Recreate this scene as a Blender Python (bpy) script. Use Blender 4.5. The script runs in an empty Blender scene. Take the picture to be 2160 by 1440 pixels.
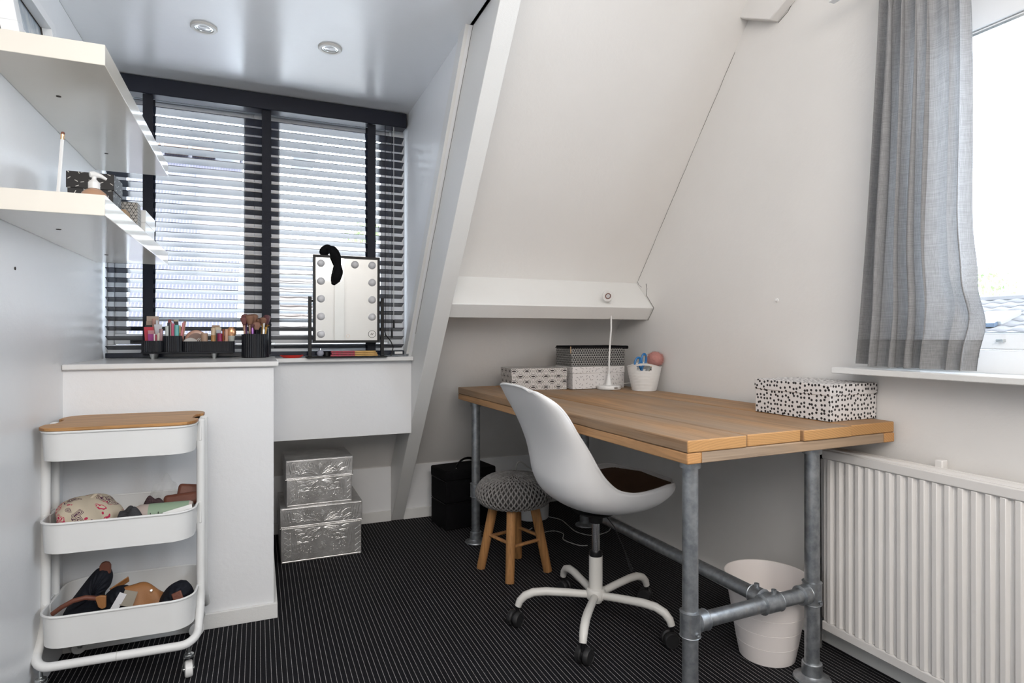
import bpy, bmesh, math, random
from mathutils import Matrix, Vector, Euler
random.seed(7)
R = math.radians
SC = bpy.context.scene
COL = SC.collection

# ------------------------------------------------------------------ camera, sky, lights, exposure
cam_d = bpy.data.cameras.new('camera')
cam = bpy.data.objects.new('camera', cam_d)
COL.objects.link(cam)
cam_d.sensor_width = 36.0
cam_d.lens = 21.2
cam_d.shift_y = -0.006
cam_d.clip_start = 0.02
cam.location = (0, 0, 1.04)
cam.rotation_euler = (R(90), 0, -0.3985)
SC.camera = cam

SC.view_settings.view_transform = 'Standard'
SC.view_settings.look = 'None'
SC.view_settings.gamma = 1.0
SC.view_settings.use_curve_mapping = False
SC.view_settings.exposure = 0.6

world = bpy.data.worlds.new('overcast_sky')
SC.world = world
world.use_nodes = True
bg = world.node_tree.nodes['Background']
bg.inputs['Color'].default_value = (0.78, 0.885, 1.0, 1)
bg.inputs['Strength'].default_value = 7.5


def area(name, loc, target, sx, sy, power, color):
    d = bpy.data.lights.new(name, 'AREA')
    d.shape = 'RECTANGLE'
    d.size, d.size_y = sx, sy
    d.energy = power
    d.color = color
    o = bpy.data.objects.new(name, d)
    COL.objects.link(o)
    o.location = loc
    o.rotation_euler = (Vector(target) - Vector(loc)).to_track_quat('-Z', 'Y').to_euler()
    return o


area('room_fill', (0.15, -0.95, 2.15), (0.5, 1.9, 0.75), 1.5, 1.1, 30, (1.0, 0.93, 0.86))  # added fill lamp behind the camera, not a fitting of the room
area('rear_wall_fill', (0.7, -0.95, 2.55), (0.7, -1.75, 1.3), 1.0, 0.3, 8, (1.0, 0.95, 0.90))  # unseen fill added to brighten the rear wall for the mirror and bounce
sun_d = bpy.data.lights.new('sun', 'SUN')
sun_d.energy = 8
sun_d.angle = R(2)
sun_d.color = (1.0, 0.97, 0.92)
sun_o = bpy.data.objects.new('sun', sun_d)
COL.objects.link(sun_o)
sun_o.rotation_euler = Vector((0.12, 0.40, -1.0)).to_track_quat('-Z', 'Y').to_euler()
for _n, _l, _t, _a, _b in (('window_portal', (1.93, 0.5, 1.42), (0.0, 0.5, 1.42), 1.7, 1.1), ('dormer_portal', (0.04, 3.13, 1.55), (0.04, 0.0, 1.55), 1.25, 1.15)):
    _p = area(_n, _l, _t, _a, _b, 1, (1, 1, 1))
    _p.data.cycles.is_portal = True


# ------------------------------------------------------------------ geometry helpers
class G:
    def __init__(self):
        self.v = []
        self.f = []

    def add(self, vs, fs):
        n = len(self.v)
        self.v += [tuple(p) for p in vs]
        self.f += [tuple(i + n for i in q) for q in fs]
        return self

    def box(self, x0, y0, z0, x1, y1, z1):
        vs = [(x, y, z) for z in (z0, z1) for y in (y0, y1) for x in (x0, x1)]
        return self.add(vs, [(0, 2, 3, 1), (4, 5, 7, 6), (0, 1, 5, 4), (2, 6, 7, 3), (0, 4, 6, 2), (1, 3, 7, 5)])

    def obox(self, c, size, rot=(0, 0, 0)):
        m = Euler(rot).to_matrix()
        c = Vector(c)
        a, b, d = [s / 2 for s in size]
        vs = [c + m @ Vector((x, y, z)) for z in (-d, d) for y in (-b, b) for x in (-a, a)]
        return self.add(vs, [(0, 2, 3, 1), (4, 5, 7, 6), (0, 1, 5, 4), (2, 6, 7, 3), (0, 4, 6, 2), (1, 3, 7, 5)])

    def prism(self, poly, axis, lo, hi):
        n = len(poly)
        def P(a, b, t):
            return {'x': (t, a, b), 'y': (a, t, b), 'z': (a, b, t)}[axis]
        vs = [P(a, b, lo) for a, b in poly] + [P(a, b, hi) for a, b in poly]
        fs = [tuple(range(n)), tuple(range(2 * n - 1, n - 1, -1))]
        fs += [(i, (i + 1) % n, n + (i + 1) % n, n + i) for i in range(n)]
        return self.add(vs, fs)

    def tube(self, pts, r, n=8, closed=False, caps=True, flat=1.0):
        pts = [Vector(p) for p in pts]
        m = len(pts)
        rs = r if isinstance(r, (list, tuple)) else [r] * m
        vs = []
        prev = None
        for i, p in enumerate(pts):
            a = pts[i - 1] if (i > 0 or closed) else p
            b = pts[(i + 1) % m] if (i < m - 1 or closed) else p
            t = (b - a)
            t = t.normalized() if t.length > 1e-9 else Vector((0, 0, 1))
            if prev is None:
                u = t.orthogonal().normalized()
            else:
                u = prev - t * prev.dot(t)
                u = u.normalized() if u.length > 1e-6 else t.orthogonal().normalized()
            prev = u
            w = t.cross(u)
            for k in range(n):
                q = 2 * math.pi * k / n
                vs.append(p + (u * math.cos(q) + w * math.sin(q) * flat) * rs[i])
        fs = []
        for i in range(m if closed else m - 1):
            j = (i + 1) % m
            for k in range(n):
                l = (k + 1) % n
                fs.append((i * n + k, i * n + l, j * n + l, j * n + k))
        if caps and not closed:
            fs.append(tuple(range(n - 1, -1, -1)))
            fs.append(tuple((m - 1) * n + k for k in range(n)))
        return self.add(vs, fs)

    def cyl(self, p0, p1, r0, r1=None, n=16):
        return self.tube([p0, p1], [r0, r0 if r1 is None else r1], n)

    def lathe(self, prof, c=(0, 0, 0), n=24, m=None, sx=1.0, sy=1.0):
        m = m or Matrix.Identity(3)
        c = Vector(c)
        vs, idx, fs = [], [], []
        for r, z in prof:
            if r <= 1e-7:
                idx.append([len(vs)])
                vs.append(c + m @ Vector((0, 0, z)))
            else:
                idx.append(list(range(len(vs), len(vs) + n)))
                for k in range(n):
                    q = 2 * math.pi * k / n
                    vs.append(c + m @ Vector((r * sx * math.cos(q), r * sy * math.sin(q), z)))
        for a, b in zip(idx, idx[1:]):
            for k in range(n):
                l = (k + 1) % n
                if len(a) == 1 and len(b) == 1:
                    continue
                if len(a) == 1:
                    fs.append((a[0], b[l], b[k]))
                elif len(b) == 1:
                    fs.append((a[k], a[l], b[0]))
                else:
                    fs.append((a[k], a[l], b[l], b[k]))
        return self.add(vs, fs)

    def ball(self, c, r, nu=16, nv=10):
        r = (r, r, r) if not isinstance(r, (tuple, list)) else r
        prof = [(math.sin(math.pi * i / nv), -math.cos(math.pi * i / nv)) for i in range(nv + 1)]
        prof[0] = (0, -1)
        prof[-1] = (0, 1)
        return self.lathe(prof, c, nu, Matrix.Diagonal((r[0], r[1], r[2])))

    def grid(self, fn, nu, nv, closeu=False):
        vs = [fn(i / (nu if closeu else nu - 1), j / (nv - 1)) for j in range(nv) for i in range(nu)]
        fs = []
        for j in range(nv - 1):
            for i in range(nu if closeu else nu - 1):
                k = (i + 1) % nu
                fs.append((j * nu + i, j * nu + k, (j + 1) * nu + k, (j + 1) * nu + i))
        return self.add(vs, fs)


MTX = {}


def mtx(o):
    while o is not None:
        if o.name in MTX:
            return MTX[o.name]
        o = o.parent
    return Matrix.Identity(4)


def props(o, label=None, cat=None, group=None, kind=None):
    if label: o['label'] = label
    if cat: o['category'] = cat
    if group: o['group'] = group
    if kind: o['kind'] = kind
    return o


def thing(name, label, cat, loc=(0, 0, 0), rz=0.0, group=None):
    o = bpy.data.objects.new(name, None)
    COL.objects.link(o)
    o.location = loc
    o.rotation_euler = (0, 0, rz)
    o.empty_display_size = 0.05
    MTX[o.name] = Matrix.Translation(loc) @ Matrix.Rotation(rz, 4, 'Z')
    return props(o, label, cat, group)


def add(name, g, mat, parent=None, local=False, bevel=0.0, seg=2, sharp=38, solid=0.0, sub=0,
        label=None, cat=None, group=None, kind=None, loc=None):
    me = bpy.data.meshes.new(name)
    vs = [Vector(p) for p in g.v]
    if parent is not None and not local:
        inv = mtx(parent).inverted()
        vs = [inv @ p for p in vs]
    if loc is not None:
        vs = [p - Vector(loc) for p in vs]
    me.from_pydata([tuple(p) for p in vs], [], g.f)
    bm = bmesh.new()
    bm.from_mesh(me)
    bmesh.ops.recalc_face_normals(bm, faces=bm.faces)
    uv = bm.loops.layers.uv.new('uv')
    for fc in bm.faces:
        n = fc.normal
        ax = max(range(3), key=lambda i: abs(n[i]))
        i, j = ((1, 2), (0, 2), (0, 1))[ax]
        for lp in fc.loops:
            lp[uv].uv = (lp.vert.co[i], lp.vert.co[j])
        fc.smooth = True
    bm.to_mesh(me)
    bm.free()
    me.set_sharp_from_angle(angle=R(sharp))
    me.materials.append(mat)
    o = bpy.data.objects.new(name, me)
    COL.objects.link(o)
    if loc is not None:
        o.location = loc
    if parent is not None:
        o.parent = parent
    if solid:
        md = o.modifiers.new('solid', 'SOLIDIFY')
        md.thickness = solid
        md.offset = 0
    if bevel:
        md = o.modifiers.new('bevel', 'BEVEL')
        md.width = bevel
        md.segments = seg
        md.limit_method = 'ANGLE'
        md.angle_limit = R(40)
        md.harden_normals = False
    if sub:
        md = o.modifiers.new('sub', 'SUBSURF')
        md.levels = sub
        md.render_levels = sub
    return props(o, label, cat, group, kind)


def clone(o, parent=None):
    c = o.copy()
    COL.objects.link(c)
    c.parent = parent
    for ch in list(o.children):
        clone(ch, c)
    return c


# ------------------------------------------------------------------ material helpers
class N:
    def __init__(self, name, rough=0.5, metal=0.0, color=(0.8, 0.8, 0.8)):
        self.m = bpy.data.materials.new(name)
        self.m.use_nodes = True
        self.t = self.m.node_tree
        self.p = self.t.nodes['Principled BSDF']
        self.p.inputs['Base Color'].default_value = (*color, 1)
        self.p.inputs['Roughness'].default_value = rough
        self.p.inputs['Metallic'].default_value = metal

    def n(self, typ, **kw):
        nd = self.t.nodes.new('ShaderNode' + typ)
        for k, v in kw.items():
            setattr(nd, k, v)
        return nd

    def put(self, sock, val):
        if isinstance(val, bpy.types.NodeSocket):
            self.t.links.new(val, sock)
        elif isinstance(val, (tuple, list)):
            sock.default_value = (*val, 1) if (len(val) == 3 and sock.type == 'RGBA') else val
        else:
            sock.default_value = val

    def math(self, op, a, b=None, c=None):
        nd = self.n('Math', operation=op)
        self.put(nd.inputs[0], a)
        if b is not None: self.put(nd.inputs[1], b)
        if c is not None: self.put(nd.inputs[2], c)
        return nd.outputs[0]

    def coord(self, kind='Object', scale=(1, 1, 1), loc=(0, 0, 0), rot=(0, 0, 0)):
        tc = self.n('TexCoord')
        mp = self.n('Mapping')
        mp.inputs['Scale'].default_value = scale
        mp.inputs['Location'].default_value = loc
        mp.inputs['Rotation'].default_value = rot
        self.t.links.new(tc.outputs[kind], mp.inputs[0])
        return mp.outputs[0]

    def xyz(self, vec):
        s = self.n('SeparateXYZ')
        self.put(s.inputs[0], vec)
        return s.outputs

    def vec(self, x, y, z=0.0):
        s = self.n('CombineXYZ')
        for i, q in enumerate((x, y, z)):
            self.put(s.inputs[i], q)
        return s.outputs[0]

    def noise(self, vec, scale=5.0, detail=3.0, rough=0.5, out='Fac', dist=0.0):
        nd = self.n('TexNoise')
        self.put(nd.inputs['Vector'], vec)
        nd.inputs['Scale'].default_value = scale
        nd.inputs['Detail'].default_value = detail
        nd.inputs['Roughness'].default_value = rough
        nd.inputs['Distortion'].default_value = dist
        return nd.outputs[out]

    def ramp(self, fac, stops, interp='LINEAR'):
        nd = self.n('ValToRGB')
        self.put(nd.inputs[0], fac)
        cr = nd.color_ramp
        cr.interpolation = interp
        while len(cr.elements) < len(stops):
            cr.elements.new(0.5)
        for e, (p, c) in zip(cr.elements, stops):
            e.position = p
            e.color = (*c, 1) if len(c) == 3 else c
        return nd.outputs[0]

    def mix(self, fac, a, b):
        nd = self.n('Mix', data_type='RGBA')
        self.put(nd.inputs[0], fac)
        self.put(nd.inputs[6], a)
        self.put(nd.inputs[7], b)
        return nd.outputs[2]

    def base(self, c):
        self.put(self.p.inputs['Base Color'], c)
        return self

    def bump(self, h, strength=0.3, dist=0.01):
        nd = self.n('Bump')
        nd.inputs['Strength'].default_value = strength
        nd.inputs['Distance'].default_value = dist
        self.put(nd.inputs['Height'], h)
        self.t.links.new(nd.outputs[0], self.p.inputs['Normal'])
        return self


def plain(name, color, rough=0.5, metal=0.0, spec=0.5, bump=0.0, bscale=60.0, coat=0.0):
    n = N(name, rough, metal, color)
    n.p.inputs['Specular IOR Level'].default_value = spec
    if coat:
        n.p.inputs['Coat Weight'].default_value = coat
        n.p.inputs['Coat Roughness'].default_value = 0.06
    v = n.coord('Object')
    if bump:
        n.bump(n.noise(v, bscale, 3), bump, 0.004)
    # a slight uneven tone so nothing is perfectly flat
    f = n.noise(v, 7.0, 2)
    d = tuple(max(0, c * 0.93) for c in color)
    n.base(n.mix(f, d, color))
    return n.m


def paint(name, color, rough, brush=(1, 1, 1), amt=0.25, spec=0.5):
    n = N(name, rough, 0, color)
    n.p.inputs['Specular IOR Level'].default_value = spec
    v = n.coord('Object', brush)
    n.bump(n.noise(v, 45, 4, 0.6), amt, 0.003)
    w = n.coord('Object')
    sm = n.noise(w, 3.2, 4, 0.65)
    n.base(n.mix(n.ramp(sm, [(0.3, (0, 0, 0)), (0.75, (1, 1, 1))]), tuple(c * 0.965 for c in color), color))
    return n.m


MAT = {}
MAT['wall'] = paint('warm_white_wall_paint', (0.80, 0.785, 0.765), 0.5)
MAT['wall_gloss'] = paint('cool_white_satin_paint', (0.83, 0.84, 0.855), 0.33)
MAT['ceiling'] = paint('white_satin_ceiling_paint', (0.86, 0.87, 0.89), 0.25, amt=0.10, spec=0.6)
MAT['trim'] = paint('white_brushed_gloss_paint', (0.80, 0.80, 0.785), 0.28, (3, 18, 18), 0.35)
MAT['shelf'] = paint('ivory_lacquer', (0.80, 0.755, 0.675), 0.14, amt=0.02)
MAT['counter'] = paint('white_gloss_counter_paint', (0.79, 0.79, 0.785), 0.2, (8, 2, 8), 0.15)
MAT['frame_white'] = paint('white_window_frame_paint', (0.82, 0.83, 0.84), 0.3, amt=0.1)
MAT['navy'] = plain('glossy_navy_slat', (0.010, 0.014, 0.028), 0.15, spec=0.5)
MAT['rail_navy'] = plain('satin_navy_headrail', (0.010, 0.013, 0.024), 0.4, spec=0.3)
MAT['tape'] = plain('black_ladder_tape', (0.012, 0.014, 0.022), 0.8, bump=0.4, bscale=300)
MAT['black'] = plain('matt_black', (0.007, 0.007, 0.008), 0.45, spec=0.3)
MAT['black_soft'] = plain('black_fabric', (0.005, 0.005, 0.006), 0.85, spec=0.15, bump=0.4, bscale=200)
MAT['black_rib'] = plain('blue_black_ribbed_plastic', (0.006, 0.007, 0.011), 0.36, spec=0.35)
MAT['white_metal'] = plain('white_powder_coated_metal', (0.80, 0.805, 0.80), 0.38)
MAT['white_plastic'] = plain('white_plastic', (0.80, 0.80, 0.79), 0.35)
MAT['cream_plastic'] = plain('pale_cream_plastic', (0.84, 0.79, 0.77), 0.45)
MAT['chrome'] = plain('chrome', (0.75, 0.75, 0.76), 0.22, 1.0)
MAT['zinc'] = plain('bright_zinc', (0.62, 0.64, 0.64), 0.3, 1.0)
MAT['dark'] = plain('dark_crack', (0.05, 0.042, 0.036), 0.9)
MAT['radiator'] = plain('radiator_white_enamel', (0.80, 0.78, 0.76), 0.38)
MAT['rubber'] = plain('black_rubber', (0.012, 0.012, 0.013), 0.55)
MAT['gold'] = plain('rose_gold', (0.80, 0.55, 0.34), 0.25, 1.0)
MAT['cable'] = plain('white_cable', (0.6, 0.6, 0.58), 0.5)
MAT['dark_metal'] = plain('dark_handle_metal', (0.05, 0.05, 0.055), 0.4, 0.6)
MAT['green'] = plain('foliage_green', (0.20, 0.30, 0.12), 0.7)


# ------------------------------------------------------------------ patterned materials
def carpet():
    n = N('black_pinstripe_carpet', 0.85)
    n.p.inputs['Specular IOR Level'].default_value = 0.15
    x, y, z = n.xyz(n.coord('Object'))
    fr = n.math('FRACT', n.math('DIVIDE', x, 0.0151))
    d = n.math('ABSOLUTE', n.math('SUBTRACT', fr, 0.5))
    line = n.math('LESS_THAN', d, 0.046)
    thread = n.noise(n.vec(n.math('MULTIPLY', x, 400), n.math('MULTIPLY', y, 160), 0.0), 1.0, 2)
    dash = n.ramp(thread, [(0.30, (0.35, 0.35, 0.35)), (0.55, (1, 1, 1))])
    f = n.math('MULTIPLY', line, dash)
    v = n.coord('Object')
    tone = n.noise(v, 2.0, 3)
    base = n.mix(tone, (0.005, 0.005, 0.007), (0.010, 0.010, 0.0125))
    pile = n.noise(v, 700, 2)
    base = n.mix(n.math('MULTIPLY', pile, 0.5), base, (0.014, 0.014, 0.017))
    n.base(n.mix(f, base, (0.38, 0.37, 0.37)))
    rib = n.math('ABSOLUTE', n.math('SUBTRACT', n.math('FRACT', n.math('DIVIDE', x, 0.0041)), 0.5))
    n.bump(n.math('ADD', rib, n.math('MULTIPLY', pile, 0.7)), 0.5, 0.0015)
    return n.m


def wood(name, warm, grey, ends, along='y', scale=1.0, greyness=0.5, rough=0.6):
    n = N(name, rough)
    n.p.inputs['Specular IOR Level'].default_value = 0.3
    oi = n.n('ObjectInfo')
    off = n.math('MULTIPLY', oi.outputs['Random'], 37.0)
    o = n.coord('Object')
    x, y, z = n.xyz(o)
    q = {'x': (y, z, x), 'y': (x, z, y), 'z': (x, y, z)}[along]
    st = n.vec(n.math('ADD', n.math('MULTIPLY', q[0], 26 * scale), off), n.math('MULTIPLY', q[1], 26 * scale),
               n.math('ADD', n.math('MULTIPLY', q[2], 1.5 * scale), off))
    a = n.noise(st, 1.0, 5, 0.62, dist=1.2)
    st2 = n.vec(n.math('ADD', n.math('MULTIPLY', q[0], 140 * scale), off), n.math('MULTIPLY', q[1], 140 * scale),
                n.math('MULTIPLY', q[2], 3.0 * scale))
    b = n.noise(st2, 1.0, 3, 0.6)
    big = n.noise(n.vec(n.math('ADD', n.math('MULTIPLY', q[0], 5), off), n.math('MULTIPLY', q[1], 5), n.math('MULTIPLY', q[2], 1.4)), 1.0, 3)
    lo = tuple(c * 0.55 for c in warm)
    c1 = n.mix(n.ramp(a, [(0.34, (0, 0, 0)), (0.62, (1, 1, 1))]), lo, warm)
    c1 = n.mix(n.math('MULTIPLY', n.ramp(big, [(0.35, (0, 0, 0)), (0.6, (1, 1, 1))]), greyness), c1, grey)
    c1 = n.mix(n.math('MULTIPLY', n.ramp(b, [(0.52, (0, 0, 0)), (0.72, (1, 1, 1))]), 0.5), c1, tuple(c * 0.35 for c in warm))
    # end grain
    kx, ky = n.math('SUBTRACT', q[0], n.math('MULTIPLY', oi.outputs['Random'], 0.25)), n.math('ADD', q[1], 0.03)
    rad = n.math('SQRT', n.math('ADD', n.math('MULTIPLY', kx, kx), n.math('MULTIPLY', ky, ky)))
    rad = n.math('ADD', rad, n.math('MULTIPLY', n.noise(o, 30, 2), 0.006))
    ring = n.math('FRACT', n.math('MULTIPLY', rad, 150))
    ce = n.mix(n.ramp(ring, [(0.0, (0.6, 0.6, 0.6)), (0.8, (0.2, 0.2, 0.2)), (1.0, (0.8, 0.8, 0.8))]), ends, tuple(c * 0.55 for c in ends))
    tc = n.n('TexCoord')
    nx, ny, nz = n.xyz(tc.outputs['Normal'])
    en = n.math('GREATER_THAN', n.math('ABSOLUTE', {'x': nx, 'y': ny, 'z': nz}[along]), 0.6)
    n.base(n.mix(en, c1, ce))
    n.bump(n.math('ADD', a, n.math('MULTIPLY', b, 0.6)), 0.35, 0.002)
    return n.m


def cells(n, u, v, size, rnd=0.75):
    nd = n.n('TexVoronoi', voronoi_dimensions='2D', feature='F1')
    n.put(nd.inputs['Vector'], n.vec(u, v))
    nd.inputs['Scale'].default_value = 1.0 / size
    nd.inputs['Randomness'].default_value = rnd
    return nd


def uvs(n):
    return n.xyz(n.coord('UV'))


def dots(name, paper, ink, size, rad):
    n = N(name, 0.55)
    u, v, _ = uvs(n)
    nd = cells(n, u, v, size, 0.62)
    n.base(n.mix(n.math('LESS_THAN', nd.outputs['Distance'], rad), paper, ink))
    return n.m


def dashes(name, paper, ink, size, ln, wd):
    n = N(name, 0.55)
    u, v, _ = uvs(n)
    nd = cells(n, u, v, size, 0.7)
    px, py, _ = n.xyz(nd.outputs['Position'])
    dx, dy = n.math('SUBTRACT', u, px), n.math('SUBTRACT', v, py)
    r, g, b = n.xyz(nd.outputs['Color'])
    an = n.math('MULTIPLY', r, 6.283)
    cs, sn = n.math('COSINE', an), n.math('SINE', an)
    a = n.math('ABSOLUTE', n.math('ADD', n.math('MULTIPLY', dx, cs), n.math('MULTIPLY', dy, sn)))
    c = n.math('ABSOLUTE', n.math('SUBTRACT', n.math('MULTIPLY', dy, cs), n.math('MULTIPLY', dx, sn)))
    f = n.math('MULTIPLY', n.math('LESS_THAN', a, ln), n.math('LESS_THAN', c, wd))
    n.base(n.mix(f, paper, ink))
    return n.m


def triangles(name, paper, ink, size, wd, steep=False):
    n = N(name, 0.6)
    u, v, _ = uvs(n)
    f = None
    for ang in ((90, 30, -30) if not steep else (0, 60, -60)):
        s = n.math('ADD', n.math('MULTIPLY', u, math.cos(R(ang)) / size), n.math('MULTIPLY', v, math.sin(R(ang)) / size))
        d = n.math('ABSOLUTE', n.math('SUBTRACT', n.math('FRACT', n.math('ADD', s, 100.25)), 0.5))
        l = n.math('LESS_THAN', d, wd)
        f = l if f is None else n.math('MAXIMUM', f, l)
    n.base(n.mix(f, paper, ink))
    return n.m


def ikat(name):
    n = N(name, 0.55)
    u, v, _ = uvs(n)
    W, H = 0.064, 0.052
    row = n.math('FLOOR', n.math('DIVIDE', v, H / 2))
    sh = n.math('MULTIPLY', n.math('MODULO', n.math('ADD', row, 100.0), 2.0), 0.5)
    cu = n.math('SUBTRACT', n.math('FRACT', n.math('ADD', n.math('ADD', n.math('DIVIDE', u, W), sh), 10.0)), 0.5)
    cv = n.math('SUBTRACT', n.math('FRACT', n.math('ADD', n.math('DIVIDE', v, H / 2), 10.0)), 0.5)
    lens = n.math('ADD', n.math('MULTIPLY', n.math('ABSOLUTE', cv), 0.62), n.math('MULTIPLY', n.math('SUBTRACT', 1.0, n.math('COSINE', n.math('MULTIPLY', cu, 6.283))), 0.155))
    ring = n.math('LESS_THAN', n.math('ABSOLUTE', n.math('SUBTRACT', n.math('FRACT', n.math('MULTIPLY', lens, 6.6)), 0.5)), 0.23)
    core = n.math('LESS_THAN', lens, 0.05)
    dotted = n.math('GREATER_THAN', n.math('SINE', n.math('MULTIPLY', u, 1400)), -0.3)
    far = n.math('GREATER_THAN', lens, 0.26)
    f = n.math('MULTIPLY', n.math('MAXIMUM', ring, core), n.math('MAXIMUM', n.math('SUBTRACT', 1.0, far), dotted))
    n.base(n.mix(f, (0.66, 0.63, 0.60), (0.045, 0.038, 0.036)))
    return n.m


def silver():
    n = N('embossed_silver_foil', 0.34, 0.78, (0.70, 0.69, 0.68))
    v = n.coord('Object')
    h = n.noise(v, 90, 3, 0.6)
    n.bump(h, 0.35, 0.003)
    n.base(n.mix(n.ramp(n.noise(v, 14, 4), [(0.3, (0, 0, 0)), (0.7, (1, 1, 1))]), (0.50, 0.49, 0.48), (0.80, 0.79, 0.78)))
    return n.m


def galvanised():
    n = N('galvanised_steel', 0.42, 0.85, (0.34, 0.36, 0.38))
    v = n.coord('Object')
    a = n.noise(v, 38, 4, 0.6)
    b = n.noise(n.coord('Object', (60, 60, 6)), 1.0, 3)
    c = n.mix(n.ramp(a, [(0.35, (0, 0, 0)), (0.65, (1, 1, 1))]), (0.27, 0.29, 0.31), (0.44, 0.46, 0.48))
    n.base(n.mix(n.math('MULTIPLY', n.ramp(b, [(0.6, (0, 0, 0)), (0.75, (1, 1, 1))]), 0.35), c, (0.40, 0.34, 0.28)))
    n.bump(a, 0.15, 0.002)
    return n.m


def cloth(name, c0, c1, rough=0.9, trans=0.0, fine=900.0):
    n = N(name, rough)
    n.p.inputs['Specular IOR Level'].default_value = 0.2
    x, y, z = n.xyz(n.coord('Object'))
    w1 = n.noise(n.vec(n.math('MULTIPLY', y, fine), n.math('MULTIPLY', z, 26), n.math('MULTIPLY', x, fine)), 1.0, 2)
    w2 = n.noise(n.vec(n.math('MULTIPLY', y, 26), n.math('MULTIPLY', z, fine), n.math('MULTIPLY', x, 26)), 1.0, 2)
    f = n.math('MULTIPLY', n.math('ADD', w1, w2), 0.5)
    c = n.mix(n.ramp(f, [(0.38, (0, 0, 0)), (0.62, (1, 1, 1))]), c0, c1)
    n.base(c)
    n.bump(f, 0.4, 0.001)
    if trans:
        tl = n.n('BsdfTranslucent')
        n.put(tl.inputs['Color'], c)
        tp = n.n('BsdfTransparent')
        m1 = n.n('MixShader')
        m1.inputs[0].default_value = 0.03
        n.t.links.new(tl.outputs[0], m1.inputs[1])
        n.t.links.new(tp.outputs[0], m1.inputs[2])
        m2 = n.n('MixShader')
        m2.inputs[0].default_value = trans
        n.t.links.new(n.p.outputs[0], m2.inputs[1])
        n.t.links.new(m1.outputs[0], m2.inputs[2])
        n.t.links.new(m2.outputs[0], n.t.nodes['Material Output'].inputs[0])
    return n.m


def pane_glass(name, refl=1.0):
    n = N(name)
    lw = n.n('LayerWeight')
    lw.inputs['Blend'].default_value = 0.5
    fr = n.math('ADD', n.math('MULTIPLY', n.math('POWER', lw.outputs['Facing'], 5.0), 0.9), 0.05)
    tp, gl = n.n('BsdfTransparent'), n.n('BsdfGlossy')
    gl.inputs['Roughness'].default_value = 0.0
    m = n.n('MixShader')
    n.put(m.inputs[0], n.math('MULTIPLY', fr, refl))
    n.t.links.new(tp.outputs[0], m.inputs[1])
    n.t.links.new(gl.outputs[0], m.inputs[2])
    n.t.links.new(m.outputs[0], n.t.nodes['Material Output'].inputs[0])
    return n.m


def film_glass():
    n = N('crinkled_clear_film', 0.12)
    n.p.inputs['Base Color'].default_value = (0.9, 0.9, 0.9, 1)
    tp = n.n('BsdfTransparent')
    m = n.n('MixShader')
    v = n.coord('Object')
    n.bump(n.noise(v, 60, 3), 0.8, 0.01)
    m.inputs[0].default_value = 0.24
    n.t.links.new(tp.outputs[0], m.inputs[1])
    n.t.links.new(n.p.outputs[0], m.inputs[2])
    n.t.links.new(m.outputs[0], n.t.nodes['Material Output'].inputs[0])
    return n.m


def floral():
    n = N('cream_floral_cotton', 0.9)
    v = n.coord('Object')
    nd = n.n('TexVoronoi', feature='F1')
    n.put(nd.inputs['Vector'], n.mix(0.12, v, n.noise(v, 20, 2, out='Color')))
    nd.inputs['Scale'].default_value = 21
    d = nd.outputs['Distance']
    stripes = n.math('GREATER_THAN', n.math('SINE', n.math('MULTIPLY', d, 52)), 0.1)
    inside = n.math('LESS_THAN', d, 0.42)
    r, g, b = n.xyz(nd.outputs['Color'])
    pick = n.math('GREATER_THAN', r, 0.2)
    f = n.math('MULTIPLY', n.math('MULTIPLY', stripes, inside), pick)
    ink = n.mix(n.math('GREATER_THAN', g, 0.55), (0.07, 0.02, 0.05), (0.42, 0.02, 0.07))
    n.base(n.mix(f, (0.50, 0.43, 0.33), ink))
    n.bump(n.noise(v, 500, 2), 0.3, 0.001)
    return n.m


def leather(name, c):
    n = N(name, 0.55)
    v = n.coord('Object')
    n.bump(n.noise(v, 260, 3), 0.3, 0.002)
    n.base(n.mix(n.noise(v, 22, 3), tuple(q * 0.75 for q in c), c))
    return n.m


def hair(name, root, tip, zmid, spread):
    n = N(name, 0.7)
    x, y, z = n.xyz(n.coord('Object'))
    f = n.math('ADD', n.math('DIVIDE', n.math('SUBTRACT', z, zmid), spread), 0.5)
    n.base(n.ramp(f, [(0.3, root), (0.62, tip)]))
    n.bump(n.noise(n.coord('Object', (900, 900, 60)), 1.0, 2), 0.5, 0.001)
    return n.m


def tiles(name, a, b):
    n = N(name, 0.8)
    v = n.coord('Object')
    oi = n.n('ObjectInfo')
    f = n.math('ADD', n.math('MULTIPLY', n.noise(v, 1.2, 4), 0.7), n.math('MULTIPLY', oi.outputs['Random'], 0.3))
    n.base(n.ramp(f, [(0.3, a), (0.62, b), (0.78, (0.075, 0.058, 0.05))]))
    return n.m


MAT['carpet'] = carpet()
MAT['plank'] = wood('weathered_scaffold_wood', (0.47, 0.26, 0.12), (0.30, 0.22, 0.155), (0.56, 0.30, 0.115), 'y', 1.0, 0.85)
MAT['rail_wood'] = wood('planed_pine_rail', (0.56, 0.30, 0.13), (0.40, 0.27, 0.17), (0.60, 0.31, 0.12), 'y', 1.0, 0.35)
MAT['cross_wood'] = wood('grey_pine_crosspiece', (0.40, 0.265, 0.16), (0.33, 0.255, 0.19), (0.50, 0.26, 0.10), 'x', 1.0, 0.6)
MAT['leg_wood'] = wood('honey_beech', (0.50, 0.25, 0.095), (0.46, 0.24, 0.10), (0.40, 0.2, 0.09), 'z', 1.0, 0.3, 0.5)
MAT['bamboo'] = wood('oiled_bamboo', (0.56, 0.30, 0.115), (0.52, 0.28, 0.115), (0.40, 0.19, 0.07), 'x', 1.3, 0.3, 0.45)
MAT['kraft'] = plain('kraft_board', (0.48, 0.32, 0.19), 0.7)
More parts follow.
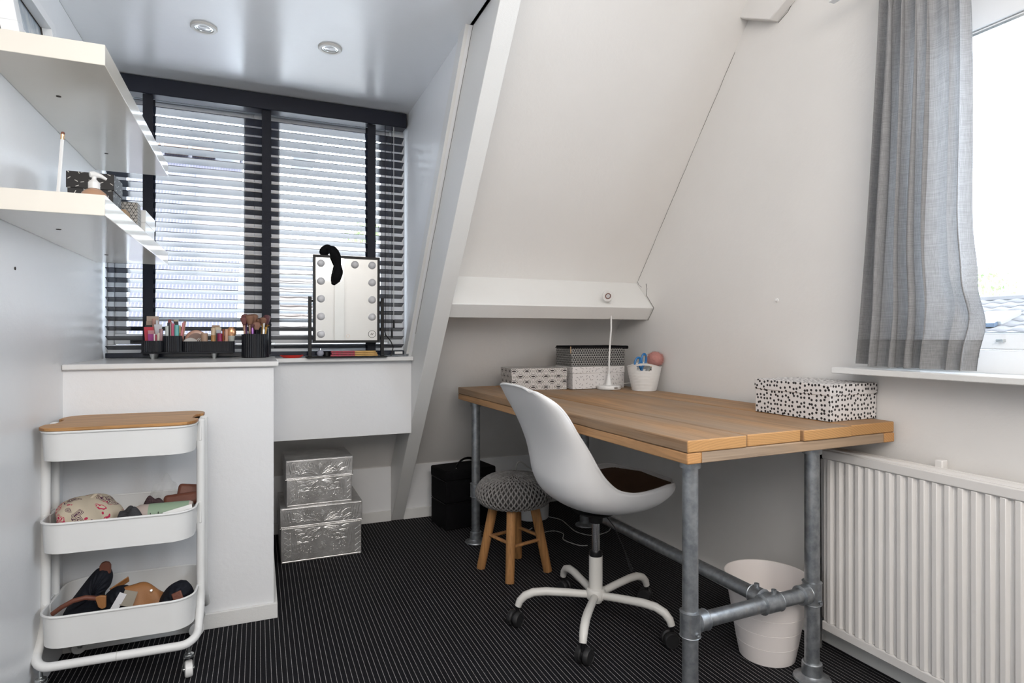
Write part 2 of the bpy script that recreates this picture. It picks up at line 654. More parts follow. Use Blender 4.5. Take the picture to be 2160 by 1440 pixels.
MAT['dots'] = dots('white_paper_black_dots', (0.70, 0.675, 0.665), (0.016, 0.015, 0.016), 0.0145, 0.275)
MAT['dash_white'] = dashes('white_paper_black_dashes', (0.70, 0.675, 0.665), (0.03, 0.027, 0.027), 0.0185, 0.0046, 0.00085)
MAT['dash_black'] = dashes('black_paper_white_dashes', (0.012, 0.011, 0.012), (0.62, 0.60, 0.56), 0.021, 0.0046, 0.0010)
MAT['geo_black'] = triangles('black_canvas_white_triangles', (0.013, 0.013, 0.014), (0.50, 0.49, 0.47), 0.0112, 0.055)
MAT['geo_white'] = triangles('grey_paper_black_triangles', (0.46, 0.44, 0.41), (0.02, 0.02, 0.02), 0.011, 0.06)
MAT['ikat'] = ikat('white_paper_black_ikat_eyes')
MAT['silver'] = silver()
MAT['galv'] = galvanised()
MAT['curtain'] = cloth('grey_linen_curtain', (0.25, 0.25, 0.255), (0.37, 0.37, 0.375), 0.9, 0.15)
MAT['curtain_hem'] = cloth('doubled_grey_linen', (0.20, 0.20, 0.203), (0.30, 0.298, 0.298), 0.9, 0.04)
MAT['nylon'] = cloth('navy_black_nylon', (0.006, 0.007, 0.011), (0.014, 0.016, 0.024), 0.7)
MAT['glass'] = pane_glass('window_glass')
MAT['film'] = film_glass()
MAT['floral'] = floral()
MAT['tan'] = leather('tan_leather', (0.36, 0.155, 0.05))
MAT['brown'] = leather('reddish_brown_leather', (0.17, 0.055, 0.032))
MAT['seat_brown'] = leather('brown_seat_pad', (0.125, 0.068, 0.042))
MAT['roof_tile'] = tiles('pale_grey_roof_tile', (0.036, 0.036, 0.039), (0.050, 0.050, 0.054))
MAT['knit'] = cloth('grey_cotton_cord', (0.17, 0.162, 0.158), (0.30, 0.29, 0.28), 0.95, 0, 300)
MAT['mirror'] = plain('mirror_silver', (0.90, 0.90, 0.88), 0.02, 1.0)
MAT['bulb'] = plain('frosted_bulb', (0.66, 0.66, 0.68), 0.3)
MAT['shell'] = plain('white_moulded_shell', (0.82, 0.82, 0.825), 0.33)
MAT['chair_white'] = plain('off_white_coated_steel', (0.68, 0.665, 0.63), 0.38)

# ------------------------------------------------------------------ the room shell
ST = 'structure'
XR = 1.80                                    # face of the right wall
SL = lambda z: 3.40 - (z - 0.30) / 1.286     # the roof slope: y at height z

add('floor', G().box(-0.69, -1.75, -0.05, 1.92, 3.49, 0.0), MAT['carpet'], kind=ST,
    label='black carpet with thin white pinstripes running towards the window')
add('wall_left', G().box(-0.69, -1.75, 0.0, -0.59, 3.14, 2.75), MAT['wall_gloss'], kind=ST, label='white left wall behind the shelves')
wr = G()
wr.box(XR, -1.75, 0, XR + 0.12, 3.49, 0.915).box(XR, -1.75, 0.915, XR + 0.12, -0.35, 2.8).box(XR, 1.265, 0.915, XR + 0.12, 3.49, 2.8)
wr.box(XR, -0.35, 2.02, XR + 0.12, 1.265, 2.8)
wall_right = add('wall_right', wr, MAT['wall'], kind=ST, label='warm white right wall beside the desk')
add('wall_rear', G().box(-0.69, -1.85, 0, 1.92, -1.75, 2.8), MAT['wall'], kind=ST, label='white wall behind the viewpoint')
dr = G().box(0.84, -1.75, 0, 0.95, -1.725, 2.1).box(0.95, -1.75, 2.02, 1.75, -1.725, 2.1).box(1.68, -1.75, 0, 1.75, -1.725, 2.1)
door = add('door_1', G().box(0.95, -1.752, 0.0, 1.68, -1.742, 2.02), MAT['wall'], kind=ST, label='cream door in the wall behind the viewpoint')
add('door_casing', dr, MAT['trim'], door)
add('wall_back', G().box(-0.59, 3.39, 0, XR, 3.49, 0.302), MAT['wall_gloss'], kind=ST, label='low white knee wall under the roof slope')


def slope_poly(z0, z1, t=0.10):
    return [(SL(z0), z0), (SL(z1), z1), (SL(z1) + t, z1 + t * 0.6), (SL(z0) + t, z0 + t * 0.6)]


add('wall_sloped', G().prism(slope_poly(0.30, 2.75), 'x', 0.69, XR), MAT['wall'], kind=ST, label='sloping white roof wall above the desk')
add('wall_sloped.001', G().prism(slope_poly(0.30, 0.72), 'x', -0.59, 0.69), MAT['wall'], kind=ST, label='foot of the roof slope in the niche under the window')
add('ceiling', G().box(-0.59, 1.70, 2.118, 0.69, 3.14, 2.18), MAT['ceiling'], kind=ST, label='glossy white ceiling of the dormer with two spotlights')
add('ceiling.001', G().box(-0.69, -1.85, 2.75, 1.92, 1.70, 2.80), MAT['ceiling'], kind=ST, label='high flat ceiling over the room')
add('wall_upper', G().box(-0.59, 1.70, 2.18, 0.69, 1.74, 2.46), MAT['wall'], kind=ST, label='upright strip between dormer ceiling and roof slope')
add('wall_sloped.002', G().prism(slope_poly(2.44, 2.77), 'x', -0.69, 0.69), MAT['wall'], kind=ST, label='upper end of the roof slope over the dormer')
add('wall_upper.001', G().prism([(3.14, 2.118), (3.14, 2.2), (SL(2.118), 2.2), (1.70, 2.5), (1.70, 2.118)], 'x', 0.678, 0.69), MAT['wall'], kind=ST, label='cheek strip above the dormer ceiling')
# dormer cheek, then the strip that closes it against the rafter
add('wall_dormer', G().prism([(3.14, 0.60), (3.14, 2.118), (SL(2.118), 2.118), (SL(0.60), 0.60)], 'x', 0.675, 0.69), MAT['wall_gloss'], kind=ST,
    label='white cheek wall of the dormer right of the blind')
add('trim_1', G().prism([(SL(0.95), 0.95), (SL(2.118), 2.118), (SL(2.118) + 0.075, 2.118), (SL(0.95) + 0.075, 0.95)], 'x', 0.662, 0.6755),
    MAT['trim'], kind=ST, label='narrow painted strip between dormer cheek and rafter')
FR_ = lambda z: 3.385 - z / 1.255
add('trim_2', G().prism([(FR_(0), 0), (3.40, 0), (3.40, 0.30), (SL(2.75), 2.75), (FR_(2.75), 2.75)], 'x', 0.6885, 0.757), MAT['trim'], bevel=0.002,
    kind=ST, label='white painted rafter slanting from floor to ceiling')
add('trim_3', G().prism([(2.62, 1.312), (2.475, 1.175), (2.525, 1.117), (2.675, 1.235), (2.73, 1.30)], 'x', 0.757, XR), MAT['trim'], bevel=0.003,
    kind=ST, label='white boxed purlin along the roof slope above the desk')
add('trim_4', G().prism([(1.70, 2.215), (1.62, 2.255), (1.40, 2.75), (1.56, 2.75), (1.86, 2.30)], 'x', 1.757, XR), MAT['wall'], bevel=0.004,
    kind=ST, label='stub of a white beam at the top of the right wall')
# boxed-in cupboard left, boxing under the window sill
add('wall_front', G().box(-0.59, 2.394, 0, 0.053, 3.39, 0.926), MAT['wall_gloss'], kind=ST, label='white boxed-in cupboard front under the left counter')
add('wall_window', G().box(0.053, 2.90, 0.565, 0.6882, 3.14, 0.919).box(-0.59, 3.02, 0.92, 0.676, 3.14, 0.945), MAT['wall_gloss'], kind=ST,
    label='white boxed panel hanging under the window sill')
bb = G().box(-0.59, 2.382, 0, 0.066, 2.394, 0.055).box(0.053, 2.394, 0, 0.066, 3.378, 0.055)
add('baseboard_front', bb, MAT['trim'], kind=ST, bevel=0.002, label='white skirting along the boxed-in cupboard')
add('baseboard_back', G().box(0.066, 3.378, 0, 0.688, 3.39, 0.058).box(0.757, 3.378, 0, XR, 3.39, 0.058), MAT['trim'], kind=ST, bevel=0.002,
    label='white skirting along the low knee wall')
add('baseboard_right', G().box(1.772, -1.75, 0, XR, 3.378, 0.048), MAT['trim'], kind=ST, bevel=0.003, label='white skirting along the right wall')


def wall_line(o, pts, r=0.0011, name='crack'):
    return add(name, G().tube(pts, r * 0.65, 5), MAT['dark'], o)


random.seed(3)
def wobble(a, b, n, amp):
    out = []
    for i in range(n + 1):
        t = i / n
        out.append((a[0] + (b[0] - a[0]) * t, a[1] + (b[1] - a[1]) * t + random.uniform(-amp, amp), a[2] + (b[2] - a[2]) * t + random.uniform(-amp, amp)))
    return out


wall_line(wall_right, wobble((XR - 0.0004, SL(1.32) - 0.002, 1.32), (XR - 0.0004, SL(2.2) - 0.002, 2.2), 22, 0.002), 0.0012)
wall_line(wall_right, [(XR - 0.0004, 2.612, 1.322), (XR - 0.0004, 2.60, 1.30), (XR - 0.0004, 2.575, 1.285)], 0.0011)
wall_line(wall_right, [(XR - 0.0004, 2.535, 1.30), (XR - 0.0004, 2.528, 1.275), (XR - 0.0004, 2.532, 1.24), (XR - 0.0004, 2.47, 1.175), (XR - 0.0004, 2.521, 1.114)], 0.0019)
wall_line(wall_right, wobble((XR - 0.0004, 2.785, 1.125), (XR - 0.0004, 2.84, 1.03), 8, 0.003), 0.0014)
wall_line(wall_right, [(XR - 0.0004, 1.70, 2.213), (XR - 0.0004, 1.655, 2.232), (XR - 0.0004, 1.60, 2.285)], 0.0016)
wd = trim2 = bpy.data.objects['trim_2']
wall_line(trim2, wobble((0.688, SL(1.05) - 0.004, 1.05), (0.688, SL(2.118) - 0.004, 2.118), 24, 0.0025), 0.0010)
wall_line(trim2, [(0.688, SL(2.118) - 0.004, 2.116), (0.688, 1.72, 2.1165)], 0.0012)
wl = bpy.data.objects['wall_left']
wall_line(wl, wobble((-0.5898, 2.2, 2.1165), (-0.5898, 2.95, 2.1165), 14, 0.001), 0.0005)
add('screw_hole', G().lathe([(0, 0), (0.004, 0), (0.0045, 0.0015), (0, 0.002)], (-0.590, 1.97, 1.216), 10, Matrix.Rotation(R(90), 3, 'Y')), MAT['dark'], wl)

# ------------------------------------------------------------------ window of the dormer
w1 = add('window_1', G().box(-0.59, 3.02, 0.945, 0.676, 3.09, 1.0).box(-0.59, 3.02, 2.06, 0.676, 3.09, 2.118)
         .box(-0.59, 3.02, 1.0, -0.565, 3.09, 2.06).box(0.605, 3.02, 1.0, 0.676, 3.09, 2.06).box(-0.016, 3.02, 1.0, 0.052, 3.09, 2.06), MAT['frame_white'], bevel=0.003,
         kind=ST, label='white framed dormer window behind the blind')


def sash(x0, x1, z0, z1, y0, y1, t):
    return G().box(x0, y0, z0, x1, y1, z0 + t).box(x0, y0, z1 - t, x1, y1, z1).box(x0, y0, z0 + t, x0 + t, y1, z1 - t).box(x1 - t, y0, z0 + t, x1, y1, z1 - t)


for x0, x1, tl in ((-0.5655, -0.0155, 0.018), (0.0515, 0.6055, 0.020)):
    s = add('sash', sash(x0, x1, 1.002, 2.058, 3.03, 3.075, 0.042 if x0 > 0 else 0.045), MAT['frame_white'], w1, bevel=0.003)
    add('pane', G().box(x0 + 0.03, 3.05, 1.03, x1 - 0.03, 3.056, 2.03), MAT['glass'], s)
hd = add('handle', G().tube([(-0.50, 3.005, 1.017), (-0.49, 2.995, 1.022), (-0.45, 2.993, 1.024), (-0.40, 2.995, 1.020)], 0.006, 8)
         .box(-0.505, 3.012, 1.004, -0.43, 3.022, 1.034), MAT['dark_metal'], w1, bevel=0.002)
sill1 = add('sill', G().box(0.07, 2.85, 0.919, 0.6875, 3.02, 0.938), MAT['counter'], w1, bevel=0.003)
ct = add('countertop', G().box(-0.589, 2.372, 0.926, 0.0695, 3.02, 0.945), MAT['counter'], bevel=0.004,
         label='white painted counter slab on the boxed-in cupboard', cat='counter')

# ------------------------------------------------------------------ window in the right wall
w2 = add('window_2', G().box(XR + 0.03, -0.35, 0.935, XR + 0.10, 1.265, 1.0).box(XR + 0.03, -0.35, 1.885, XR + 0.10, 1.265, 2.02)
         .box(XR + 0.03, 1.20, 1.0, XR + 0.10, 1.265, 1.885).box(XR + 0.03, -0.35, 1.0, XR + 0.10, -0.28, 1.885).box(XR + 0.03, 0.42, 1.0, XR + 0.10, 0.50, 1.885),
         MAT['frame_white'], bevel=0.003, kind=ST, label='white framed window right of the grey curtain')
for y0, y1 in ((0.502, 1.198), (-0.278, 0.418)):
    s = G().box(XR + 0.036, y0, 1.002, XR + 0.085, y1, 1.046).box(XR + 0.036, y0, 1.876, XR + 0.085, y1, 1.884)
    s.box(XR + 0.036, y0, 1.046, XR + 0.085, y0 + 0.03, 1.876).box(XR + 0.036, y1 - 0.03, 1.046, XR + 0.085, y1, 1.876)
    s = add('sash', s, MAT['frame_white'], w2, bevel=0.003)
    add('pane', G().box(XR + 0.058, y0 + 0.02, 1.03, XR + 0.064, y1 - 0.02, 1.88), MAT['glass'], s)
add('glazing_seal', G().box(XR + 0.033, 0.50, 1.870, XR + 0.0365, 1.198, 1.877).box(XR + 0.0335, 0.53, 1.0455, XR + 0.0365, 1.17, 1.0485), MAT['zinc'], w2)
add('hinge', G().box(XR + 0.028, 1.03, 0.978, XR + 0.036, 1.055, 0.990).box(XR + 0.024, 0.97, 1.0225, XR + 0.037, 0.988, 1.030), MAT['zinc'], w2, bevel=0.001)
add('sill', G().box(1.700, -0.42, 0.918, XR + 0.03, 1.392, 0.937), MAT['trim'], w2, bevel=0.003)

# ------------------------------------------------------------------ what stands outside
def stripes_roof():
    n = N('pale_blue_ribbed_roof', 0.5)
    x, y, z = n.xyz(n.coord('Object'))
    fr = n.math('FRACT', n.math('DIVIDE', x, 0.030))
    l = n.math('LESS_THAN', fr, 0.30)
    tone = n.noise(n.vec(n.math('MULTIPLY', x, 3), n.math('MULTIPLY', y, 0.6), z), 1.0, 2)
    c = n.mix(tone, (0.004, 0.0045, 0.021), (0.007, 0.007, 0.027))
    n.base(n.mix(l, c, (0.05, 0.05, 0.062)))
    return n.m


MAT['rib_roof'] = stripes_roof()
MAT['cream_roof'] = tiles('sunlit_cream_tile', (0.15, 0.138, 0.13), (0.19, 0.175, 0.165))
MAT['wall_far'] = plain('white_render', (0.80, 0.79, 0.77), 0.9)
MAT['terracotta'] = plain('terracotta_ridge', (0.12, 0.075, 0.055), 0.85)
MAT['dark_glass'] = plain('dark_roof_glass', (0.05, 0.07, 0.10), 0.1)
MAT['flashing'] = plain('pale_flashing', (0.15, 0.155, 0.16), 0.5)

ra = thing('house', 'neighbouring house with blue ribbed roof seen through the left of the blind', 'house', (-3.2, 5.6, -2.0))
add('roof', G().prism([(5.2, 0.45), (8.5, 3.30), (8.5, 3.18), (5.2, 0.33)], 'x', -7.5, -0.18), MAT['rib_roof'], ra)
add('wall', G().box(-7.4, 5.6, -2.0, -0.28, 8.5, 0.55), MAT['wall_far'], ra)
rt = None
for i in range(24):
    x = -0.33 - i * 0.30
    if rt is None:
        rt = add('ridge_tile', G().prism([(8.32, 3.27), (8.42, 3.40), (8.58, 3.40), (8.68, 3.27)], 'x', x - 0.13, x + 0.13), MAT['terracotta'], ra, loc=None, bevel=0.02)
    else:
        c = rt.copy(); COL.objects.link(c); c.parent = ra; c.location.x = -0.30 * i
add('drain_pipe', G().tube([(-1.55, 5.3, 0.62), (-1.80, 6.9, 2.02), (-1.97, 7.7, 2.72)], 0.018, 8), MAT['dark_glass'], ra)

rb = thing('house', 'pale tiled house seen through the right half of the blind', 'house', (1.7, 6.2, -2.0))
add('wall', G().box(0.35, 6.2, -2.0, 3.4, 10.0, 0.95), MAT['wall_far'], rb)
co = None
for i in range(15):
    z = 0.78 + i * 0.118
    y = 5.9 + i * 0.27
    if co is None:
        co = add('tile_course', G().grid(lambda a, b: (0.15 + a * 3.4, y + b * 0.29, z + b * 0.125 + 0.004 * math.sin(a * 3.4 / 0.24 * 6.283) - b * 0.02), 120, 2), MAT['cream_roof'], rb, solid=0.02)
    else:
        c = co.copy(); COL.objects.link(c); c.parent = rb; c.location = (0, 0.27 * i, 0.118 * i)

rc = thing('house', 'grey tiled roof outside the right window with a small skylight', 'house', (12.0, 6.0, -2.0))
add('wall', G().box(10.2, 0.0, -2.0, 13.5, 15.0, 0.55), MAT['wall_far'], rc)
co = None
SZ = (1.74 - 0.55) / 3.6
for i in range(13):
    if co is None:
        co = add('tile_course', G().grid(lambda a, b: (9.8 + b * 0.30, -1.0 + a * 17.0, 0.55 + b * 0.30 * SZ - b * 0.012 + 0.016 * math.sin(a * 17.0 / 0.30 * 6.283)), 340, 2), MAT['roof_tile'], rc, solid=0.025)
    else:
        c = co.copy(); COL.objects.link(c); c.parent = rc; c.location = (0.28 * i, 0, 0.28 * i * SZ)
add('ridge', G().tube([(13.45, -1.0, 1.74), (13.45, 16.0, 1.74)], 0.09, 8), MAT['roof_tile'], rc)
sk = add('skylight', G().obox((12.05, 6.55, 1.34), (0.62, 0.55, 0.10), (0, -math.atan(SZ), 0)), MAT['flashing'], rc, bevel=0.01)
add('pane', G().obox((11.70, 6.55, 1.235), (0.10, 0.44, 0.07), (0, -math.atan(SZ), 0)), MAT['dark_glass'], sk)


def tree(label, c, r, n, seed, trunk):
    rnd = random.Random(seed)
    t = thing('tree', label, 'tree', (c[0], c[1], -2.0), group='trees beyond the houses')
    add('trunk', G().tube([(c[0], c[1], -2.0), (c[0] + 0.05, c[1], c[2] - r * 0.4)], [trunk, trunk * 0.5], 8), MAT['kraft'], t)
    g = G()
    for _ in range(n):
        d = Vector((rnd.gauss(0, 1), rnd.gauss(0, 1), rnd.gauss(0, 1))).normalized() * r * rnd.uniform(0.35, 1.0) ** 0.6
        d.z *= 0.8
        p = Vector(c) + d
        e = Euler((rnd.uniform(0, 6), rnd.uniform(0, 6), rnd.uniform(0, 6))).to_matrix()
        s = r * rnd.uniform(0.05, 0.11)
        g.add([p + e @ Vector(q) * s for q in ((-1, 0, 0), (0, -0.5, 0.15), (1, 0, 0), (0, 0.5, 0.15))], [(0, 1, 2, 3)])
    add('foliage', g, MAT['green'], t, kind='stuff')


tree('leafy green tree seen through the blind above the mirror', (2.45, 14.0, 3.0), 0.85, 900, 1, 0.14)
for i, (y, z, r) in enumerate(((9.3, 2.1, 0.85), (7.5, 1.85, 0.65), (5.9, 1.8, 0.6), (11.4, 1.8, 0.8))):
    tree(('tall loose', 'second', 'third', 'farthest')[i] + ' green tree rising behind the grey roof outside the right window', (16.5, y, z), r, 700, 10 + i, 0.12)

fl = thing('bounce_deck', 'unseen pale deck added below the dormer window to bounce light up', 'roof', (0.1, 4.1, -2.0))  # added out of view: throws daylight up onto slats and dormer ceiling
add('deck', G().box(-2.2, 3.42, 0.50, 2.4, 5.12, 0.58), plain('bounce_white', (0.62, 0.63, 0.64), 0.8), fl)
add('bounce_edge', G().box(-2.2, 5.12, 0.42, 2.4, 5.19, 0.66), plain('bounce_edge_white', (0.7, 0.7, 0.7), 0.8), fl)
add('wall', G().box(-2.1, 3.6, -2.0, 2.3, 5.1, 0.50), MAT['wall_far'], fl)

vane = thing('roof_aerial', 'slim pole with two flat grey arms outside behind the window mullion', 'aerial', (0.055, 4.4, -1.0))
add('pole', G().cyl((0.055, 4.4, -1.0), (0.055, 4.4, 2.55), 0.02), MAT['zinc'], vane)
for a, b in ((-0.12, -0.27), (0.22, 0.37)):
    add('arm', G().add([(a, 4.25, 2.24), (b, 4.25, 2.28), (b, 4.7, 2.28), (a, 4.7, 2.24)], [(0, 1, 2, 3)]), MAT['flashing'], vane, solid=0.02)

# ------------------------------------------------------------------ wall shelves and what stands on them
def shelf(label, z0, name='wall_shelf'):
    t = thing(name, label, 'shelf', (-0.59, 1.72, z0), 0, 'floating wall shelves')
    add('board', G().box(-0.5895, 1.72, z0, -0.34, 2.822, z0 + 0.05), MAT['shelf'], t, bevel=0.0012)
    for y in (1.99, 2.55):
        add('screw_cap', G().lathe([(0, 0), (0.006, 0), (0.006, 0.0012), (0, 0.0012)], (-0.50, y, z0 - 0.0012), 12), MAT['dark'], t)
    return t


shelf('upper white floating shelf on left wall, carrying the picture frame', 1.690)
shelf('lower white floating shelf on left wall, carrying boxes and pump bottle', 1.328)
Z1, Z2 = 1.378, 1.740

pf = thing('picture_frame', 'white wooden frame with brown and blue grey pictures leaning on the upper shelf', 'frame', (-0.555, 1.87, Z2))
LEAN = lambda z: -0.545 - (z - Z2) * 0.17
def leanbox(y0, y1, z0, z1, d0, d1):
    vs = []
    for z in (z0, z1):
        for y in (y0, y1):
            for d in (d0, d1):
                vs.append((LEAN(z) + d, y, z))
    return G().add(vs, [(0, 1, 3, 2), (4, 6, 7, 5), (0, 4, 5, 1), (2, 3, 7, 6), (0, 2, 6, 4), (1, 5, 7, 3)])
for a in ((1.735, 2.128, Z2, Z2 + 0.03), (1.735, 2.128, 1.905, 1.94), (1.735, 1.75, Z2 + 0.03, 1.905), (2.075, 2.128, Z2 + 0.03, 1.905)):
    add('rail', leanbox(*a, 0.0, 0.035), MAT['frame_white'], pf, bevel=0.001)
add('divider', leanbox(1.790, 1.882, Z2 + 0.03, 1.905, 0.0, 0.012), MAT['frame_white'], pf, bevel=0.001)
pic = N('brown_print', 0.4)
pic.base(pic.ramp(pic.noise(pic.coord('Object', (4, 4, 9)), 4, 4), [(0.3, (0.03, 0.02, 0.018)), (0.7, (0.16, 0.11, 0.085))]))
add('picture', leanbox(1.75, 1.790, Z2 + 0.03, 1.905, 0.004, 0.008), pic.m, pf)
pic = N('blue_grey_print', 0.15)
pic.base(pic.ramp(pic.noise(pic.coord('Object', (3, 12, 4)), 3, 4, dist=0.8), [(0.3, (0.20, 0.25, 0.30)), (0.5, (0.36, 0.42, 0.48)), (0.7, (0.52, 0.56, 0.60))]))
add('picture', leanbox(1.882, 2.075, Z2 + 0.03, 1.905, 0.004, 0.008), pic.m, pf)
add('picture_edge', leanbox(1.882, 2.075, 1.9025, 1.905, 0.0085, 0.0105).add(leanbox(2.0735, 2.075, Z2 + 0.03, 1.905, 0.008, 0.012).v, leanbox(0, 1, 0, 1, 0, 1).f), MAT['dark'], pf)

hb = add('pencil_block', G().box(-0.475, 1.786, Z1, -0.432, 1.826, Z1 + 0.0125), MAT['kraft'], bevel=0.001, label='small wooden block on the lower shelf holding a pencil upright', cat='pencil holder')
pen = thing('pencil', 'white pencil standing upright with gold ferrule on the lower shelf', 'pencil', (-0.4525, 1.80, Z1 + 0.0125))
p0, p1 = Vector((-0.4535, 1.80, Z1 + 0.0126)), Vector((-0.4455, 1.803, Z1 + 0.145))
add('shaft', G().cyl(p0, p1, 0.0042, n=6), MAT['white_plastic'], pen)
d = (p1 - p0).normalized()
add('ferrule', G().tube([p1, p1 + d * 0.004, p1 + d * 0.006, p1 + d * 0.010, p1 + d * 0.013], [0.0045, 0.0045, 0.0041, 0.0046, 0.0045], 12), MAT['gold'], pen)
add('eraser', G().tube([p1 + d * 0.013, p1 + d * 0.017, p1 + d * 0.019], [0.0042, 0.0042, 0.003], 12), MAT['brown'], pen)


def lidded_box(name, label, cat, x0, y0, x1, y1, z0, h, lid, mat, over=0.002, loc=None, rz=0.0, group=None, lidmat=None):
    """card box with a loose lid; local coordinates about its base centre"""
    cx, cy = (x0 + x1) / 2, (y0 + y1) / 2
    w, dp = (x1 - x0) / 2, (y1 - y0) / 2
    t = thing(name, label, cat, (cx, cy, z0), rz, group)
    add('body', G().box(-w + over, -dp + over, 0, w - over, dp - over, h - 0.004), mat, t, local=True, bevel=0.001)
    add('lid', G().box(-w, -dp, h - lid, w, dp, h), lidmat or mat, t, local=True, bevel=0.0015)
    return t


lidded_box('storage_box', 'black lidded gift box with white dashes on the lower shelf', 'box', -0.535, 2.20, -0.411, 2.325, Z1, 0.160, 0.05, MAT['dash_black'], 0.003)
sp = thing('pump_bottle', 'clear pump bottle with amber liquid and white pump on the lower shelf', 'bottle', (-0.400, 1.90, Z1))
add('bottle', G().lathe([(0, 0), (0.029, 0), (0.031, 0.004), (0.031, 0.026), (0.027, 0.038), (0.018, 0.046), (0.012, 0.049), (0, 0.049)], (-0.400, 1.90, Z1), 24), plain('amber_soap', (0.46, 0.27, 0.17), 0.15), sp)
add('collar', G().lathe([(0, 0.049), (0.0135, 0.049), (0.0135, 0.066), (0.009, 0.070), (0.005, 0.075), (0.005, 0.079), (0, 0.079)], (-0.400, 1.90, Z1), 20), MAT['white_plastic'], sp)
add('spout', G().tube([(-0.409, 1.896, Z1 + 0.086), (-0.400, 1.90, Z1 + 0.0875), (-0.386, 1.905, Z1 + 0.0855), (-0.374, 1.91, Z1 + 0.079)], [0.0075, 0.0085, 0.0055, 0.0035], 10)
    .cyl((-0.400, 1.90, Z1 + 0.077), (-0.400, 1.90, Z1 + 0.084), 0.0055), MAT['white_plastic'], sp)
add('kraft_box', G().box(-0.445, 2.345, Z1, -0.405, 2.415, Z1 + 0.080), MAT['kraft'], bevel=0.001, label='small brown kraft box beside the black gift box on the lower shelf', cat='box')
add('pattern_box', G().box(-0.437, 2.43, Z1, -0.385, 2.49, Z1 + 0.122), MAT['geo_white'], bevel=0.001, label='grey carton with black triangle lines on the lower shelf', cat='box')
lidded_box('card_box', 'plain white lidded box at the window end of the lower shelf', 'box', -0.47, 2.51, -0.372, 2.72, Z1, 0.112, 0.045, MAT['white_plastic'])

# ------------------------------------------------------------------ venetian blind
bl = thing('venetian_blind', 'navy black wooden venetian blind covering the dormer window', 'blind', (0.04, 2.94, 0.946))
add('headrail', G().box(-0.583, 2.905, 2.048, 0.664, 2.975, 2.112).box(-0.583, 2.893, 2.044, 0.664, 2.905, 2.114), MAT['rail_navy'], bl, bevel=0.003)
BX0, BX1, BY, PITCH = -0.576, 0.655, 2.94, 0.0402
prof = []
for k in range(7):
    s = -1 + k / 3
    prof.append((s * 0.0245, -s * 0.0074 + 0.0007 * (1 - s * s)))
poly = [(y, z + 0.0013) for y, z in prof] + [(y, z - 0.0013) for y, z in reversed(prof)]
sl = None
zb = 0.988
nsl = 26
for i in range(nsl):
    if sl is None:
        sl = add('slat', G().prism([(BY + y, zb + z) for y, z in poly], 'x', BX0, BX1), MAT['navy'], bl, sharp=30)
    else:
        c = sl.copy(); COL.objects.link(c); c.parent = bl; c.location.z = PITCH * i
br = add('bottom_rail', G().box(BX0, BY - 0.026, 0.9465, BX1, BY + 0.026, 0.967), MAT['navy'], bl, bevel=0.002)
add('label_plate', G().box(0.610, BY - 0.0275, 0.950, 0.648, BY - 0.0255, 0.962), MAT['white_plastic'], br, bevel=0.0005)
tp = None
for x in (-0.424, 0.0345, 0.499):
    g = G().box(x - 0.019, BY - 0.0295, 0.955, x + 0.019, BY - 0.0282, 2.046)
    for i in range(13):
        z = 1.0 + i * 0.08
        g.box(x + 0.0182, BY - 0.031, z, x + 0.0205, BY - 0.027, z + 0.012)
    add('ladder_tape', g, MAT['tape'], bl)
    add('ladder_tape', G().box(x - 0.019, BY + 0.0282, 0.955, x + 0.019, BY + 0.0295, 2.046), MAT['tape'], bl)
for x, z in ((0.562, 1.00), (0.594, 1.037), (0.603, 1.083)):
    cd = add('pull_cord', G().tube([(x, BY - 0.038, 2.046), (x, BY - 0.038, z + 0.03)], 0.0016, 6), MAT['tape'] if x < 0.6 else MAT['cable'], bl)
    if x > 0.57:
        add('tassel', G().lathe([(0, 0.04), (0.003, 0.04), (0.0045, 0.03), (0.0055, 0.0), (0, 0)], (x, BY - 0.038, z - 0.008), 12), MAT['black'], cd)

# ------------------------------------------------------------------ vanity mirror group on the window sill
mz, my = 0.938, 2.868
vm = thing('vanity_mirror', 'black framed vanity mirror with round bulbs standing on the window sill', 'mirror', (0.377, my, mz))
mx0, mx1, mz0, mz1 = 0.2285, 0.5275, 1.006, 1.405
add('frame', sash(mx0, mx1, mz0, mz1, my - 0.018, my + 0.012, 0.0115), MAT['black'], vm, bevel=0.001)
gl = add('mirror_glass', G().box(mx0 + 0.0105, my - 0.012, mz0 + 0.0105, mx1 - 0.0105, my + 0.008, mz1 - 0.0105), MAT['mirror'], vm)
RY90 = Matrix.Rotation(R(90), 3, 'X')
def bulb(u, v, lit=True):
    return (u, my - 0.012, v)
def bulb_geo(c):
    g = G().lathe([(0, 0.0), (0.0165, 0.0), (0.0175, 0.003), (0.017, 0.006), (0.0145, 0.0125), (0.010, 0.0165), (0.005, 0.0185), (0, 0.019)], c, 24, RY90)
    return g
xl, xr = mx0 + 0.034, mx1 - 0.036
zs = [mz1 - 0.038 - i * 0.0803 for i in range(5)]
b0 = None
for x, z in [(xl, z) for z in zs] + [(xr, z) for z in zs[:4]] + [(mx1 - 0.1145, zs[0])]:
    add('bulb', bulb_geo((x, my - 0.012, z)), MAT['bulb'], vm)
add('empty_socket', G().lathe([(0.0178, 0), (0.0178, 0.0016), (0.0162, 0.0016), (0.0162, 0)], (xr, my - 0.012, zs[4]), 24, RY90)
    .tube([(xr - 0.006, my - 0.0135, zs[4] - 0.003), (xr - 0.002, my - 0.0135, zs[4] + 0.005), (xr + 0.001, my - 0.0135, zs[4] - 0.004), (xr + 0.006, my - 0.0135, zs[4] + 0.004)], 0.0012, 6), MAT['dark'], vm)
add('touch_button', G().lathe([(0.0085, 0), (0.0085, 0.0008), (0.0079, 0.0008), (0.0079, 0)], (0.382, my - 0.012, 1.036), 24, RY90), MAT['gold'], vm)
